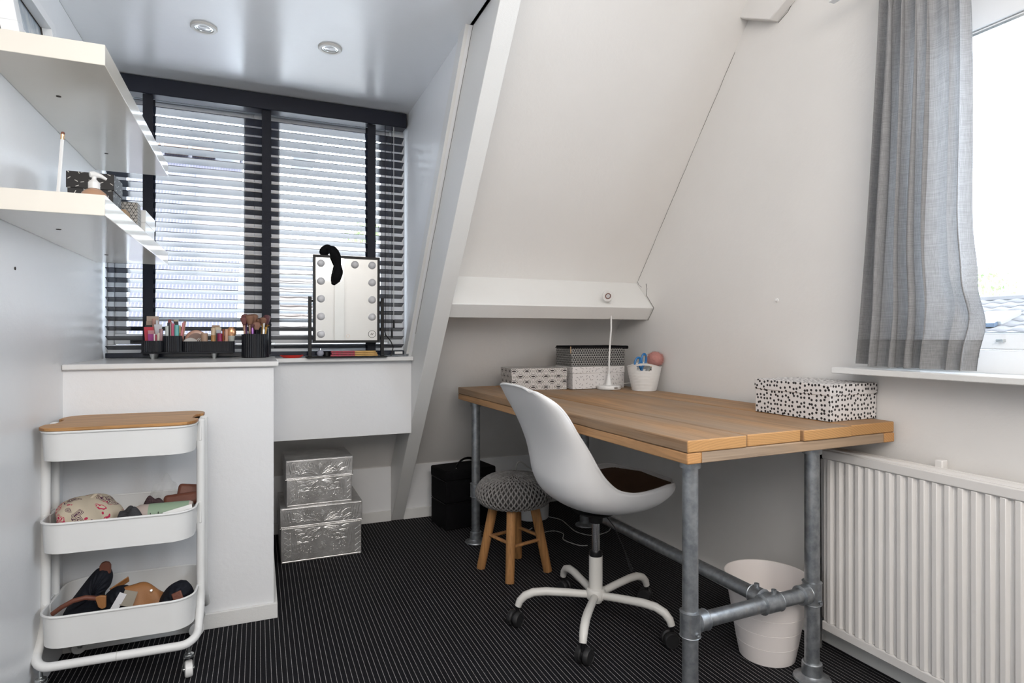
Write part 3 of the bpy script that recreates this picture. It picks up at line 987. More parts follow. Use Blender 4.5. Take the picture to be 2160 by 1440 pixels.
for x in (mx0 - 0.013, mx1 + 0.013):
    add('post', G().box(x - 0.0075, my - 0.008, mz + 0.006, x + 0.0075, my + 0.008, 1.216), MAT['black'], vm, bevel=0.001)
    add('pivot_knob', G().cyl((x, my, 1.196), (mx0 if x < 0.3 else mx1, my, 1.196), 0.005, n=12), MAT['black'], vm)
add('base', G().box(mx0 - 0.030, my - 0.045, mz, mx1 + 0.030, my + 0.05, mz + 0.006), MAT['black'], vm, bevel=0.002)
add('power_lead', G().tube([(0.555, my + 0.01, 1.06), (0.560, 2.882, 1.042), (0.585, 2.885, 1.012), (0.597, 2.887, 0.985), (0.592, 2.888, 0.955), (0.586, 2.885, 0.942)], 0.0026, 6), MAT['black'], vm)

hbp = [(0.275, 2.885, 1.394), (0.279, 2.875, 1.425), (0.293, 2.862, 1.440), (0.313, 2.845, 1.428), (0.326, 2.829, 1.398), (0.334, 2.826, 1.362), (0.335, 2.826, 1.33), (0.327, 2.827, 1.295), (0.318, 2.828, 1.272)]
pts, rad = [], []
for i in range(len(hbp) - 1):
    for k in range(5):
        t = k / 5
        pts.append(Vector(hbp[i]).lerp(Vector(hbp[i + 1]), t))
        q = (i + t) / (len(hbp) - 1)
        rad.append((0.0145 + 0.0085 * abs(math.sin(q * 9.4 + 0.4))) * (0.75 if q > 0.93 else 1.0) * (0.6 if q < 0.06 else 1))
pts.append(Vector(hbp[-1])); rad.append(0.006)
add('headband', G().tube(pts, rad, 12), MAT['black_soft'], label='black padded headband draped over the top of the vanity mirror', cat='headband', sub=1)

add('red_dish', G().lathe([(0, 0.002), (0.030, 0.002), (0.046, 0.010), (0.050, 0.0135), (0.052, 0.0135), (0.048, 0.008), (0.034, 0.0), (0, 0.0)], (0.140, 2.895, mz), 28, sx=1.0, sy=0.7),
    plain('red_lacquer', (0.62, 0.03, 0.02), 0.3), label='shallow red dish on the window sill left of the mirror', cat='dish')
bo = thing('bauble', 'small grey blue round bauble below the mirror', 'bauble', (0.258, 2.835, mz + 0.006))
add('ball', G().ball((0.258, 2.835, mz + 0.0215), 0.0152, 18, 12), plain('grey_blue_glaze', (0.30, 0.31, 0.37), 0.4), bo)
add('stem', G().cyl((0.258, 2.835, mz + 0.035), (0.258, 2.835, mz + 0.043), 0.004, 0.003), MAT['zinc'], bo)
bk = add('lens_case', G().lathe([(0, 0), (0.016, 0), (0.016, 0.022), (0, 0.022)], (0.289, 2.872, mz + 0.006), 16), MAT['black'], bevel=0.002, label='black round case behind the grey bauble under the mirror', cat='case')
inc = N('red_floral_packet', 0.5)
inc.base(inc.ramp(inc.noise(inc.coord('Object', (30, 60, 160)), 3, 3), [(0.42, (0.45, 0.01, 0.06)), (0.5, (0.10, 0.09, 0.05)), (0.6, (0.50, 0.02, 0.10))]))
gp = N('gold_packet', 0.4, 0.4)
gp.base(gp.ramp(gp.noise(gp.coord('Object', (10, 60, 400)), 3, 2), [(0.4, (0.30, 0.16, 0.04)), (0.6, (0.55, 0.34, 0.12))]))
for i, (dz, ln, ex) in enumerate(((0.0, 0.212, 0.0), (0.0085, 0.205, 0.004), (0.017, 0.200, 0.002))):
    t = thing('incense_packet', ('lowest', 'middle', 'topmost')[i] + ' red and gold incense packet in the stack under the mirror', 'packet', (0.41, 2.85, mz + 0.0062 + dz), 0, 'incense packets under the mirror')
    z0 = mz + 0.0062 + dz
    add('printed_half', G().box(0.303 + ex, 2.835, z0, 0.41, 2.862, z0 + 0.0078), inc.m, t, bevel=0.001)
    add('gold_half', G().box(0.41, 2.835, z0, 0.303 + ex + ln, 2.862, z0 + 0.0078), gp.m, t, bevel=0.001)

# ------------------------------------------------------------------ make-up on the counter
CZ = 0.945
og = thing('makeup_organiser', 'black ribbed make-up organiser on four silver feet on the counter', 'organiser', (-0.26, 2.81, CZ))
def open_tub(x0, x1, y0, y1, z0, z1, t=0.003, ribs=True):
    """open box with rounded, fluted walls"""
    r = min(0.022, (x1 - x0) / 2.2, (y1 - y0) / 2.2)
    out, inn = [], []
    for cx, cy, a0 in ((x1 - r, y1 - r, 0), (x0 + r, y1 - r, 90), (x0 + r, y0 + r, 180), (x1 - r, y0 + r, 270)):
        for k in range(6):
            a = R(a0 + k * 18)
            out.append((cx + r * math.cos(a), cy + r * math.sin(a)))
    # resample for the flutes
    dense = []
    n = len(out)
    for i in range(n):
        a, b = Vector(out[i]), Vector(out[(i + 1) % n])
        m = max(1, int((b - a).length / 0.0016))
        for k in range(m):
            dense.append(a.lerp(b, k / m))
    m = len(dense)
    res, ins = [], []
    for i, p in enumerate(dense):
        tn = (dense[(i + 1) % m] - dense[i - 1]).normalized()
        nr = Vector((tn.y, -tn.x))
        res.append(p + nr * (0.0009 if (i // 2) % 2 else -0.0003) * (1 if ribs else 0))
        ins.append(p - nr * t)
    vs = [(p.x, p.y, z0) for p in res] + [(p.x, p.y, z1) for p in res] + [(p.x, p.y, z1) for p in ins] + [(p.x, p.y, z0 + t) for p in ins]
    fs = []
    for j in range(3):
        for i in range(m):
            k = (i + 1) % m
            fs.append((j * m + i, j * m + k, (j + 1) * m + k, (j + 1) * m + i))
    fs.append(tuple(range(m - 1, -1, -1)))
    fs.append(tuple(3 * m + i for i in range(m)))
    return G().add(vs, fs)
add('tub', open_tub(-0.4275, -0.352, 2.762, 2.862, 0.973, 1.0185), MAT['black_rib'], og, sharp=25)
add('tub', open_tub(-0.3515, -0.2845, 2.757, 2.862, 0.973, 1.038), MAT['black_rib'], og, sharp=25)
add('tub', open_tub(-0.2840, -0.093, 2.762, 2.862, 0.973, 1.0155), MAT['black_rib'], og, sharp=25)
add('base_tray', G().box(-0.428, 2.757, 0.966, -0.0925, 2.866, 0.9735), MAT['black_rib'], og, bevel=0.003)
for x in (-0.388, -0.168):
    for y in (2.775, 2.85):
        add('foot', G().lathe([(0, 0), (0.0055, 0), (0.0115, 0.021), (0, 0.021)], (x, y, CZ), 16), MAT['zinc'], og)

_mc = {}
def cm(c, rough=0.35, metal=0.0):
    k = (c, rough, metal)
    if k not in _mc:
        _mc[k] = plain('cosmetic_colour', c, rough, metal)
    return _mc[k]

def cosmetic(kind, x, y, z0, z1, w, c, label, cat, name, cap=None, lean=0.0, d=None, cr=0.4):
    """one upright cosmetic, base at z0, top at z1; cap = (height share, colour)"""
    t = thing(name, label, cat, (x, y, z0), 0, 'make-up standing in the black organiser')
    h = z1 - z0
    r = w / 2
    d = d or w
    sh = lambda z: lean * z
    def seg(nm, a, b, k, mat):
        if kind == 'box':
            add(nm, G().add([(q * r * k + sh(z), s * d / 2 * k, z) for z in (a, b) for s in (-1, 1) for q in (-1, 1)],
                            [(0, 2, 3, 1), (4, 5, 7, 6), (0, 1, 5, 4), (2, 6, 7, 3), (0, 4, 6, 2), (1, 3, 7, 5)]), mat, t, local=True, bevel=0.0007)
        else:
            add(nm, G().tube([(sh(a), 0, a), (sh(b - 0.001), 0, b - 0.001), (sh(b), 0, b)], [r * k, r * k, r * k * 0.8], 14), mat, t, local=True)
    if cap:
        s = h * (1 - cap[0])
        seg('body', 0, s, 1.0, cm(c, cr))
        seg('cap', s, h, 0.93, cm(cap[1], 0.3, cap[2] if len(cap) > 2 else 0.0))
    else:
        seg('body', 0, h, 1.0, cm(c, cr))
    return t

PINK, TAN = (0.55, 0.12, 0.20), (0.48, 0.29, 0.20)
T1, T2, T3 = 0.9765, 0.9765, 0.9765
# first tub
cosmetic('box', -0.3975, 2.848, T1, 1.118, 0.046, (0.42, 0.31, 0.25), 'tan eyeshadow palette standing at the back of the organiser', 'palette', 'eyeshadow_palette', d=0.010, cap=(0.14, (0.50, 0.39, 0.31)))
cosmetic('box', -0.4040, 2.834, T1, 1.082, 0.036, (0.02, 0.02, 0.024), 'black flat case in front of the tan palette', 'case', 'flat_case', d=0.008)
cosmetic('box', -0.4010, 2.818, T1, 1.074, 0.033, (0.62, 0.04, 0.07), 'bright red flat pouch at the left of the organiser', 'pouch', 'red_pouch', d=0.008, lean=-0.07)
cosmetic('box', -0.3930, 2.800, T1, 1.060, 0.024, (0.42, 0.05, 0.28), 'magenta printed card in front of the red pouch', 'card', 'magenta_card', d=0.004, cap=(0.18, (0.55, 0.25, 0.27)), lean=-0.05)
cosmetic('cyl', -0.3845, 2.825, T1, 1.108, 0.014, (0.47, 0.27, 0.22), 'tall rosy tan tube beside the palette', 'tube', 'rosy_tube', lean=-0.05)
tt = thing('squeeze_tube', 'white squeeze tube with a flared end pointing up', 'tube', (-0.3735, 2.812, T1), 0, 'make-up standing in the black organiser')
add('tube_body', G().add([(-0.004, -0.004, 0.02), (0.004, -0.004, 0.02), (0.004, 0.004, 0.02), (-0.004, 0.004, 0.02), (-0.015, -0.001, 0.108), (0.015, -0.001, 0.108), (0.015, 0.001, 0.108), (-0.015, 0.001, 0.108)],
    [(0, 3, 2, 1), (4, 5, 6, 7), (0, 1, 5, 4), (1, 2, 6, 5), (2, 3, 7, 6), (3, 0, 4, 7)]), cm((0.66, 0.66, 0.70)), tt, local=True, bevel=0.001)
add('cap', G().cyl((0, 0, 0), (0, 0, 0.0205), 0.006), cm((0.7, 0.7, 0.72)), tt, local=True)
add('hang_tab', G().box(-0.008, -0.001, 0.108, 0.000, 0.001, 0.124), cm((0.66, 0.66, 0.70)), tt, local=True)
cosmetic('cyl', -0.3830, 2.783, T1, 1.046, 0.006, (0.72, 0.62, 0.60), 'slim white lip pencil at the front of the organiser', 'pencil', 'lip_pencil')
cosmetic('cyl', -0.3765, 2.784, T1, 1.043, 0.008, (0.33, 0.03, 0.07), 'dark red lip gloss at the front of the organiser', 'lip gloss', 'lip_gloss')
cosmetic('cyl', -0.3690, 2.782, T1, 1.050, 0.010, (0.66, 0.59, 0.50), 'cream coloured tube at the front of the organiser', 'tube', 'cream_tube')
cosmetic('cyl', -0.3600, 2.786, T1, 1.066, 0.014, (0.42, 0.25, 0.27), 'mauve metallic tube beside the cream tube', 'tube', 'mauve_tube', cr=0.25)
# ribbed tub
cosmetic('box', -0.3440, 2.850, T2, 1.106, 0.012, (0.26, 0.05, 0.05), 'maroon boxy lipstick at the back of the ribbed tub', 'lipstick', 'maroon_lipstick', d=0.012, lean=0.06)
cosmetic('box', -0.3380, 2.832, T2, 1.092, 0.011, (0.03, 0.025, 0.045), 'dark blue lipstick beside the maroon one', 'lipstick', 'blue_lipstick', d=0.011)
cosmetic('cyl', -0.3300, 2.845, T2, 1.095, 0.008, (0.60, 0.30, 0.26), 'coral tipped pencil at the back of the ribbed tub', 'pencil', 'coral_pencil')
cosmetic('cyl', -0.3400, 2.790, T2, 1.078, 0.014, (0.52, 0.52, 0.55), 'pale grey tube at the left of the ribbed tub', 'tube', 'grey_tube', cap=(0.4, (0.60, 0.64, 0.62)))
cosmetic('cyl', -0.3265, 2.792, T2, 1.088, 0.007, (0.35, 0.33, 0.28), 'grey green slim tube beside the pink one', 'tube', 'green_grey_tube')
cosmetic('cyl', -0.3185, 2.790, T2, 1.088, 0.013, (0.60, 0.12, 0.21), 'pink mascara tube in the middle of the ribbed tub', 'mascara', 'pink_mascara', cr=0.3)
cosmetic('box', -0.3125, 2.836, T2, 1.105, 0.018, (0.025, 0.02, 0.018), 'black compact with pale label at the back', 'compact', 'black_compact', d=0.010, cap=(0.06, (0.5, 0.42, 0.3)))
cosmetic('cyl', -0.3045, 2.784, T2, 1.083, 0.0175, (0.16, 0.48, 0.46), 'turquoise tube with bright cap', 'tube', 'turquoise_tube', cr=0.3)
cosmetic('cyl', -0.2960, 2.806, T2, 1.080, 0.010, (0.36, 0.22, 0.08), 'gold brown lipstick beside the turquoise tube', 'lipstick', 'gold_lipstick', cap=(0.3, (0.6, 0.42, 0.2), 0.9))
cosmetic('cyl', -0.2950, 2.779, T2, 1.092, 0.0085, (0.66, 0.23, 0.25), 'pink leaning liner pencil', 'pencil', 'pink_liner', lean=0.13)
cosmetic('cyl', -0.2925, 2.800, T2, 1.098, 0.010, (0.47, 0.24, 0.17), 'copper leaning liner pencil', 'pencil', 'copper_liner', lean=0.13, cr=0.3)
# low tub
pw = thing('powder_compact', 'large round rose gold powder compact standing on edge', 'compact', (-0.2385, 2.828, 1.003), 0, 'make-up standing in the black organiser')
MX = Matrix.Rotation(R(90), 3, 'X')
add('rim', G().lathe([(0, 0.006), (0.033, 0.006), (0.040, 0.004), (0.0425, 0.0), (0.040, -0.005), (0, -0.005)], (-0.2385, 2.828, 1.0195), 40, MX), cm((0.52, 0.29, 0.21), 0.3), pw)
add('face', G().lathe([(0, 0.0072), (0.029, 0.0072), (0.0305, 0.0058)], (-0.2385, 2.828, 1.0195), 32, MX), cm((0.27, 0.17, 0.14), 0.3), pw)
wp = thing('cotton_pad', 'round pale pad standing at the front of the low tub', 'pad', (-0.256, 2.785, 0.972), 0, 'make-up standing in the black organiser')
add('pad', G().lathe([(0, 0.004), (0.029, 0.004), (0.031, 0.0), (0.029, -0.003), (0, -0.003)], (-0.256, 2.785, 0.9995), 28, MX), cm((0.55, 0.52, 0.49), 0.6), wp)
for i in range(4):
    add('sponge_strip', G().tube([(-0.243 + i * 0.007, 2.795, 0.985), (-0.232 + i * 0.007, 2.795, 1.022), (-0.224 + i * 0.007, 2.795, 1.0285)], 0.0015, 6), cm((0.6, 0.58, 0.55), 0.6), wp)
cosmetic('cyl', -0.2050, 2.795, T3, 1.049, 0.026, (0.44, 0.29, 0.21), 'tan foundation jar in the middle of the low tub', 'jar', 'foundation_jar', cr=0.5)
cosmetic('box', -0.1680, 2.845, T3, 1.083, 0.030, (0.36, 0.23, 0.14), 'tan carton at the back of the low tub', 'carton', 'tan_carton', d=0.012, lean=0.03)
cosmetic('cyl', -0.1715, 2.785, T3, 1.071, 0.018, (0.42, 0.22, 0.07), 'beige bottle with golden lower half', 'bottle', 'beige_bottle', cap=(0.32, (0.58, 0.44, 0.29)))
cosmetic('box', -0.1545, 2.826, T3, 1.074, 0.022, (0.62, 0.53, 0.40), 'cream carton beside the beige bottle', 'carton', 'cream_carton', d=0.010)
cosmetic('box', -0.1530, 2.806, T3, 1.063, 0.017, (0.02, 0.02, 0.022), 'black compact with silver window', 'compact', 'silver_window_compact', d=0.008, cap=(0.16, (0.45, 0.47, 0.52)))
cosmetic('cyl', -0.1470, 2.783, T3, 1.048, 0.019, (0.27, 0.02, 0.08), 'wine red bottle at the front of the low tub', 'bottle', 'wine_bottle', cr=0.25)
cosmetic('cyl', -0.1345, 2.800, T3, 1.066, 0.009, (0.30, 0.09, 0.03), 'dark copper slim tube', 'tube', 'dark_copper_tube', cr=0.25)
cosmetic('cyl', -0.1225, 2.792, T3, 1.067, 0.0135, (0.60, 0.34, 0.23), 'pale copper tube right of the dark one', 'tube', 'pale_copper_tube', cr=0.25)
sb = thing('shell_bottle', 'shell shaped copper and glass bottle at the right end of the organiser', 'bottle', (-0.104, 2.80, T3), 0, 'make-up standing in the black organiser')
add('glass_body', G().lathe([(0, 0), (0.009, 0), (0.013, 0.05), (0.015, 0.062), (0, 0.062)], (-0.104, 2.80, T3), 18), cm((0.45, 0.46, 0.42), 0.15), sb)
add('shell_cap', G().lathe([(0, 0.058), (0.015, 0.060), (0.019, 0.072), (0.017, 0.088), (0.009, 0.098), (0, 0.1)], (-0.104, 2.80, T3), 18, sy=0.6), cm((0.55, 0.30, 0.16), 0.25, 0.6), sb)

# brush cup
bc = thing('brush_cup', 'fluted black cup of make-up brushes on the counter', 'cup', (-0.0130, 2.80, CZ))
def fluted(c, r, z0, z1, n):
    vs = []
    for z in (z0, z1):
        for k in range(n * 4):
            a = 2 * math.pi * k / (n * 4)
            q = r - (0.0014 if k % 4 in (0, 1) else 0)
            vs.append((c[0] + q * math.cos(a), c[1] + q * math.sin(a), z))
    m = n * 4
    for z in (z1, z0 + 0.004):
        for k in range(m):
            a = 2 * math.pi * k / m
            vs.append((c[0] + (r - 0.003) * math.cos(a), c[1] + (r - 0.003) * math.sin(a), z))
    fs = []
    for j in range(3):
        for k in range(m):
            l = (k + 1) % m
            fs.append((j * m + k, j * m + l, (j + 1) * m + l, (j + 1) * m + k))
    fs += [tuple(range(m - 1, -1, -1)), tuple(3 * m + i for i in range(m))]
    return G().add(vs, fs)
add('cup_wall', fluted((-0.0150, 2.80), 0.050, CZ + 0.003, 1.046, 34), MAT['black_rib'], bc, sharp=25)
add('cup_foot', G().lathe([(0, 0), (0.049, 0), (0.0505, 0.002), (0.0505, 0.004), (0, 0.004)], (-0.0150, 2.80, CZ), 40), MAT['black_rib'], bc)
add('lid_half', G().lathe([(0.030, 0.0), (0.033, 0.0), (0.033, 0.128), (0.030, 0.128)], (0.010, 2.842, CZ), 30), MAT['black_rib'], bc)
BROWNH = hair('brown_bristle', (0.02, 0.014, 0.012), (0.26, 0.135, 0.085), 0.0, 0.034)
MAUVEH = hair('mauve_bristle', (0.02, 0.01, 0.014), (0.20, 0.075, 0.07), 0.0, 0.034)
PLUMH = hair('plum_bristle', (0.025, 0.008, 0.02), (0.14, 0.055, 0.06), 0.0, 0.034)
def brush(x, y, ht, hx, hw, hl, fer, mat, label, flat=0.7, dx=0.0):
    """x,y foot in the cup; ht top of ferrule; hx head offset"""
    t = thing('makeup_brush', label, 'brush', (x + hx, y, ht), 0, 'brushes in the fluted cup')
    a = Vector((x, y, CZ + 0.006)); b = Vector((x + hx, y, ht))
    hw *= 1.3
    hl *= 1.12
    dr = (b - a).normalized()
    add('handle', G().tube([a, b - dr * 0.045], [0.0032, 0.0042], 8), MAT['black'], t)
    add('ferrule', G().tube([b - dr * 0.046, b - dr * 0.01, b], [0.0044, 0.0058, hw * 0.42], 12), fer, t)
    m = dr.to_track_quat('Z', 'Y').to_matrix()
    add('bristles', G().lathe([(0, -0.002), (hw * 0.42, -0.002), (hw * 0.8, hl * 0.35), (hw, hl * 0.68), (hw * 0.9, hl * 0.85), (hw * 0.55, hl * 0.97), (0, hl)], b, 16, m, sy=flat), mat, t)
RG, VI, GO, SV = cm((0.66, 0.42, 0.31), 0.25, 0.9), cm((0.30, 0.13, 0.38), 0.3, 0.6), cm((0.62, 0.36, 0.09), 0.3, 0.9), cm((0.62, 0.62, 0.6), 0.3, 0.5)
brush(-0.048, 2.785, 1.084, -0.006, 0.016, 0.032, RG, MAUVEH, 'mauve brush with rose gold ferrule at the left of the cup')
brush(-0.040, 2.80, 1.090, -0.010, 0.017, 0.036, VI, MAUVEH, 'dusky red brush behind the left one with violet ferrule')
brush(-0.030, 2.782, 1.086, -0.002, 0.020, 0.038, RG, BROWNH, 'large brown powder brush with rose gold ferrule')
brush(-0.020, 2.81, 1.090, 0.002, 0.021, 0.037, VI, BROWNH, 'rounded dark brown brush with violet ferrule')
brush(-0.022, 2.776, 1.074, 0.0, 0.0065, 0.012, VI, PLUMH, 'small black tipped smudge brush with violet stem', 1.0)
brush(-0.006, 2.79, 1.064, 0.0, 0.014, 0.030, MAT['black'], cm((0.30, 0.16, 0.115), 0.7), 'short flat brown brush low in the cup')
brush(0.000, 2.805, 1.086, 0.004, 0.013, 0.022, MAT['black'], BROWNH, 'small brown brush with black ferrule in the middle')
brush(0.008, 2.784, 1.088, 0.012, 0.019, 0.026, GO, BROWNH, 'oval tan brush with golden ferrule')
brush(0.020, 2.80, 1.086, 0.012, 0.030, 0.038, GO, PLUMH, 'wide plum fan brush at the right of the cup', 0.4)
brush(0.016, 2.775, 1.070, 0.006, 0.005, 0.024, SV, cm((0.72, 0.72, 0.70), 0.6), 'narrow white handled brush at the right front of the cup')

# ------------------------------------------------------------------ radiator
rd = thing('radiator', 'white ribbed panel radiator under the right window', 'radiator', (1.735, 0.75, 0.0))
RX, RP, RY1 = 1.697, 0.0329, 1.424
nr = 40
RY0 = RY1 - 0.020 - nr * RP - 0.014
pf_ = [(RX + 0.010, RY1)]
y = RY1 - 0.014
pf_.append((RX + 0.010, y))
for i in range(nr):
    pf_ += [(RX + 0.0008, y - 0.006), (RX + 0.0008, y - 0.0185), (RX + 0.0105, y - 0.0245), (RX + 0.0105, y - RP)]
    y -= RP
pf_ += [(RX + 0.010, RY0)]
add('front_panel', G().prism(pf_ + [(RX + 0.016, RY0), (RX + 0.016, RY1)], 'z', 0.11, 0.638), MAT['radiator'], rd, sharp=25, bevel=0.0012)
def band(z0, z1, zin, flip):
    """smooth flange above / below the ribs that drops back into the hollows"""
    g = G().box(RX, RY0, min(z0, z1), RX + 0.014, RY1, max(z0, z1))
    yy = RY1 - 0.014
    for i in range(nr + 1):
        a = yy if i else RY1
        g.add([(RX, a - (0.004 if i else 0), zin), (RX + 0.0105, a, zin + flip * 0.012)], [])
        yy -= RP if i else 0
    return g
add('top_flange', G().box(RX, RY0, 0.638, RX + 0.014, RY1, 0.668), MAT['radiator'], rd, bevel=0.004)
add('bottom_flange', G().box(RX, RY0, 0.080, RX + 0.014, RY1, 0.110), MAT['radiator'], rd, bevel=0.004)
add('top_edge', G().tube([(RX + 0.010, RY1, 0.669), (RX + 0.010, RY0, 0.669)], 0.0055, 8), MAT['radiator'], rd)
add('rear_panel', G().box(1.745, RY0 + 0.01, 0.085, 1.757, RY1 - 0.015, 0.672).box(1.757, RY0 + 0.05, 0.40, 1.765, RY1 - 0.06, 0.66), MAT['radiator'], rd, bevel=0.003)
add('fins', G().prism([(RX + 0.016 + (0.026 if k % 2 else 0.0), RY1 - 0.05 - k * 0.02) for k in range(64)] + [(RX + 0.018 + (0.026 if k % 2 else 0.0), RY1 - 0.05 - k * 0.02) for k in range(63, -1, -1)], 'z', 0.14, 0.61), MAT['radiator'], rd, sharp=10)
add('rear_pipe', G().tube([(1.742, RY1 - 0.02, 0.660), (1.742, RY0 + 0.02, 0.660)], 0.010, 10), MAT['radiator'], rd)
add('bottom_rail', G().tube([(1.725, RY1 - 0.01, 0.085), (1.725, RY0 + 0.01, 0.085)], 0.014, 10), MAT['radiator'], rd)
for yy in (1.09, 0.3):
    add('bracket', G().box(1.750, yy - 0.011, 0.655, 1.775, yy + 0.011, 0.692), MAT['radiator'], rd, bevel=0.003)
    add('wall_bracket', G().box(1.757, yy - 0.02, 0.15, XR + 0.001, yy + 0.02, 0.66), MAT['radiator'], rd, bevel=0.003)
vl = add('valve', G().lathe([(0, 0), (0.013, 0), (0.015, 0.010), (0.015, 0.028), (0.010, 0.034), (0, 0.034)], (1.722, RY1 + 0.016, 0.645), 16, Matrix.Rotation(R(-90), 3, 'X')), MAT['black'], rd)
add('feed_pipe', G().tube([(1.722, RY1 - 0.01, 0.648), (1.722, RY1 + 0.028, 0.648), (1.724, RY1 + 0.035, 0.62), (1.728, RY1 + 0.035, 0.35), (1.73, RY1 + 0.035, 0.0)], 0.0075, 10), MAT['galv'], rd)
add('return_pipe', G().tube([(1.735, RY1 + 0.005, 0.09), (1.745, RY1 + 0.06, 0.09), (1.748, RY1 + 0.065, 0.06), (1.748, RY1 + 0.065, 0.0)], 0.0085, 10), MAT['galv'], rd)

# ------------------------------------------------------------------ curtain
cu = thing('curtain', 'grey linen curtain bunched at the left side of the right window', 'curtain', (1.71, 1.12, 0.94))
NF = 6.5
def curtain(s, z):
    """s 0 at the wall side, 1 at the free edge; S-shaped folds that overlap"""
    t = min(1.0, max(-0.05, (2.06 - z) / 1.115))
    tp = max(0.0, t)
    yl = 1.238 + 0.068 * tp ** 1.35
    yr = 0.998 - 0.006 * t - 0.024 * math.exp(-((z - 1.11) / 0.13) ** 2) - 0.004 * math.sin(tp * 7)
    w = s + 0.022 * math.sin(6.283 * s * 2 + 0.6) + 0.012 * math.sin(6.283 * s * 3 + 2.0 + 1.2 * t)
    th = 6.283 * NF * w + 0.5 * math.sin(2.6 * t + 4 * s)
    open_ = 0.55 + 0.45 * math.sin(min(1, tp * 1.6) * 1.57)
    ends = min(1.0, s / 0.05, (1 - s) / 0.05)
    a = open_ * (0.75 + 0.35 * math.sin(5.0 * s + 1.0) + 0.2 * math.sin(11 * s + 3 * t))
    y = yl + (yr - yl) * s + 0.0185 * a * math.sin(th) * ends
    x = 1.722 - 0.024 * a * math.cos(th) - 0.004 * math.sin(29 * s + 2.2 * t) + 0.002 * math.sin(61 * s - 5 * t)
    pleat = max(0.0, 1 - abs(z - 2.045) / 0.05)
    x -= 0.012 * pleat * math.sin(60 * s)
    if s > 0.6:
        x -= 0.018 * (s - 0.6) / 0.4 * math.exp(-((z - 1.12) / 0.10) ** 2) * math.sin(9 * s + 26 * z)
    return (x, y, z)
HEM = 1.026
add('panel', G().grid(lambda a, b: curtain(a, HEM + (2.10 - HEM) * b), 240, 60), MAT['curtain'], cu, sharp=180)
def hem(a, b):
    x, y, z = curtain(a, 0.946 + (HEM + 0.002 - 0.946) * b)
    return (x - 0.0006, y, z + 0.012 * (1 - b) * (1 - min(1, a / 0.16)) * 0.6)
add('hem', G().grid(hem, 240, 10), MAT['curtain_hem'], cu, sharp=180)
add('hem_seam', G().tube([Vector(curtain(i / 200, HEM)) - Vector((0.0008, 0, 0)) for i in range(201)], 0.0007, 4), MAT['curtain_hem'], cu)
rl = add('curtain_rail', G().box(1.700, -0.45, 2.115, 1.724, 1.40, 2.135).box(1.724, 1.30, 2.118, XR, 1.32, 2.132).box(1.724, -0.3, 2.118, XR, -0.28, 2.132), MAT['white_metal'], bevel=0.002,
         label='white curtain rail above the right window', cat='curtain rail')
for i in range(8):
    add('hook', G().tube([(1.712, 1.23 - i * 0.034, 2.115), (1.712, 1.23 - i * 0.034, 2.09)], 0.002, 6), MAT['white_plastic'], cu)

add('wall_plug', G().lathe([(0, 0.010), (0.003, 0.010), (0.0032, 0.004), (0.0075, 0.003), (0.008, 0), (0, 0)], (XR, 1.705, 1.172), 14, Matrix.Rotation(R(-90), 3, 'Y')), MAT['white_plastic'], wall_right)

# ------------------------------------------------------------------ desk
dk = thing('desk', 'desk of weathered scaffold planks on a galvanised pipe frame', 'desk', (0.984, 1.212, 0.0), R(1.7))
widths = [(0.0, 0.1975), (0.2035, 0.4005), (0.4065, 0.602), (0.6075, 0.800)]
for i, (a, b) in enumerate(widths):
    dz = (0, 0.001, -0.0008, 0.0006)[i]
    e = (0, 0.004, -0.002, 0.003)[i]
    g = G()
    n = 26
    def pv(q, zz):
        return q
    vs, fs = [], []
    rnd = random.Random(40 + i)
    wav = [rnd.uniform(-0.0012, 0.0012) for _ in range(n + 1)]
    for k in range(n + 1):
        yy = e + (1.712 - e) * k / n
        w = wav[k]
        vs += [(a + w, yy, 0.746), (b + w, yy, 0.746), (b + w, yy, 0.778 + dz), (a + w, yy, 0.778 + dz)]
    for k in range(n):
        for j in range(4):
            fs.append((k * 4 + j, k * 4 + (j + 1) % 4, (k + 1) * 4 + (j + 1) % 4, (k + 1) * 4 + j))
    fs += [(0, 3, 2, 1), (n * 4, n * 4 + 1, n * 4 + 2, n * 4 + 3)]
    add('plank', g.add(vs, fs), MAT['plank'], dk, local=True, bevel=0.0035, seg=2, sharp=50)
for a, b in ((0.001, 0.046), (0.752, 0.799)):
    add('side_rail', G().box(a, 0.002, 0.717, b, 1.71, 0.7455), MAT['rail_wood'], dk, local=True, bevel=0.003)
for a, b in ((0.003, 0.047), (1.66, 1.708)):
    add('cross_rail', G().box(0.0475, a, 0.717, 0.7505, b, 0.7455), MAT['cross_wood'], dk, local=True, bevel=0.0025)
for a in (0.60, 1.15):
    add('cross_rail', G().box(0.0475, a, 0.717, 0.7505, a + 0.045, 0.7455), MAT['cross_wood'], dk, local=True, bevel=0.0025)
LEGS = {'nl': (0.095, 0.10), 'nr': (0.563, 0.10), 'fl': (0.075, 1.655), 'fr': (0.715, 1.655)}
PR, BZ = 0.0212, 0.263
def sleeve(g, a, b, r=0.0275, lip=0.0015):
    a, b = Vector(a), Vector(b)
    d = (b - a).normalized()
    return g.tube([a, a + d * 0.003, a + d * 0.0045, b - d * 0.0045, b - d * 0.003, b], [r - 0.004, r + lip, r, r, r + lip, r - 0.004], 20)
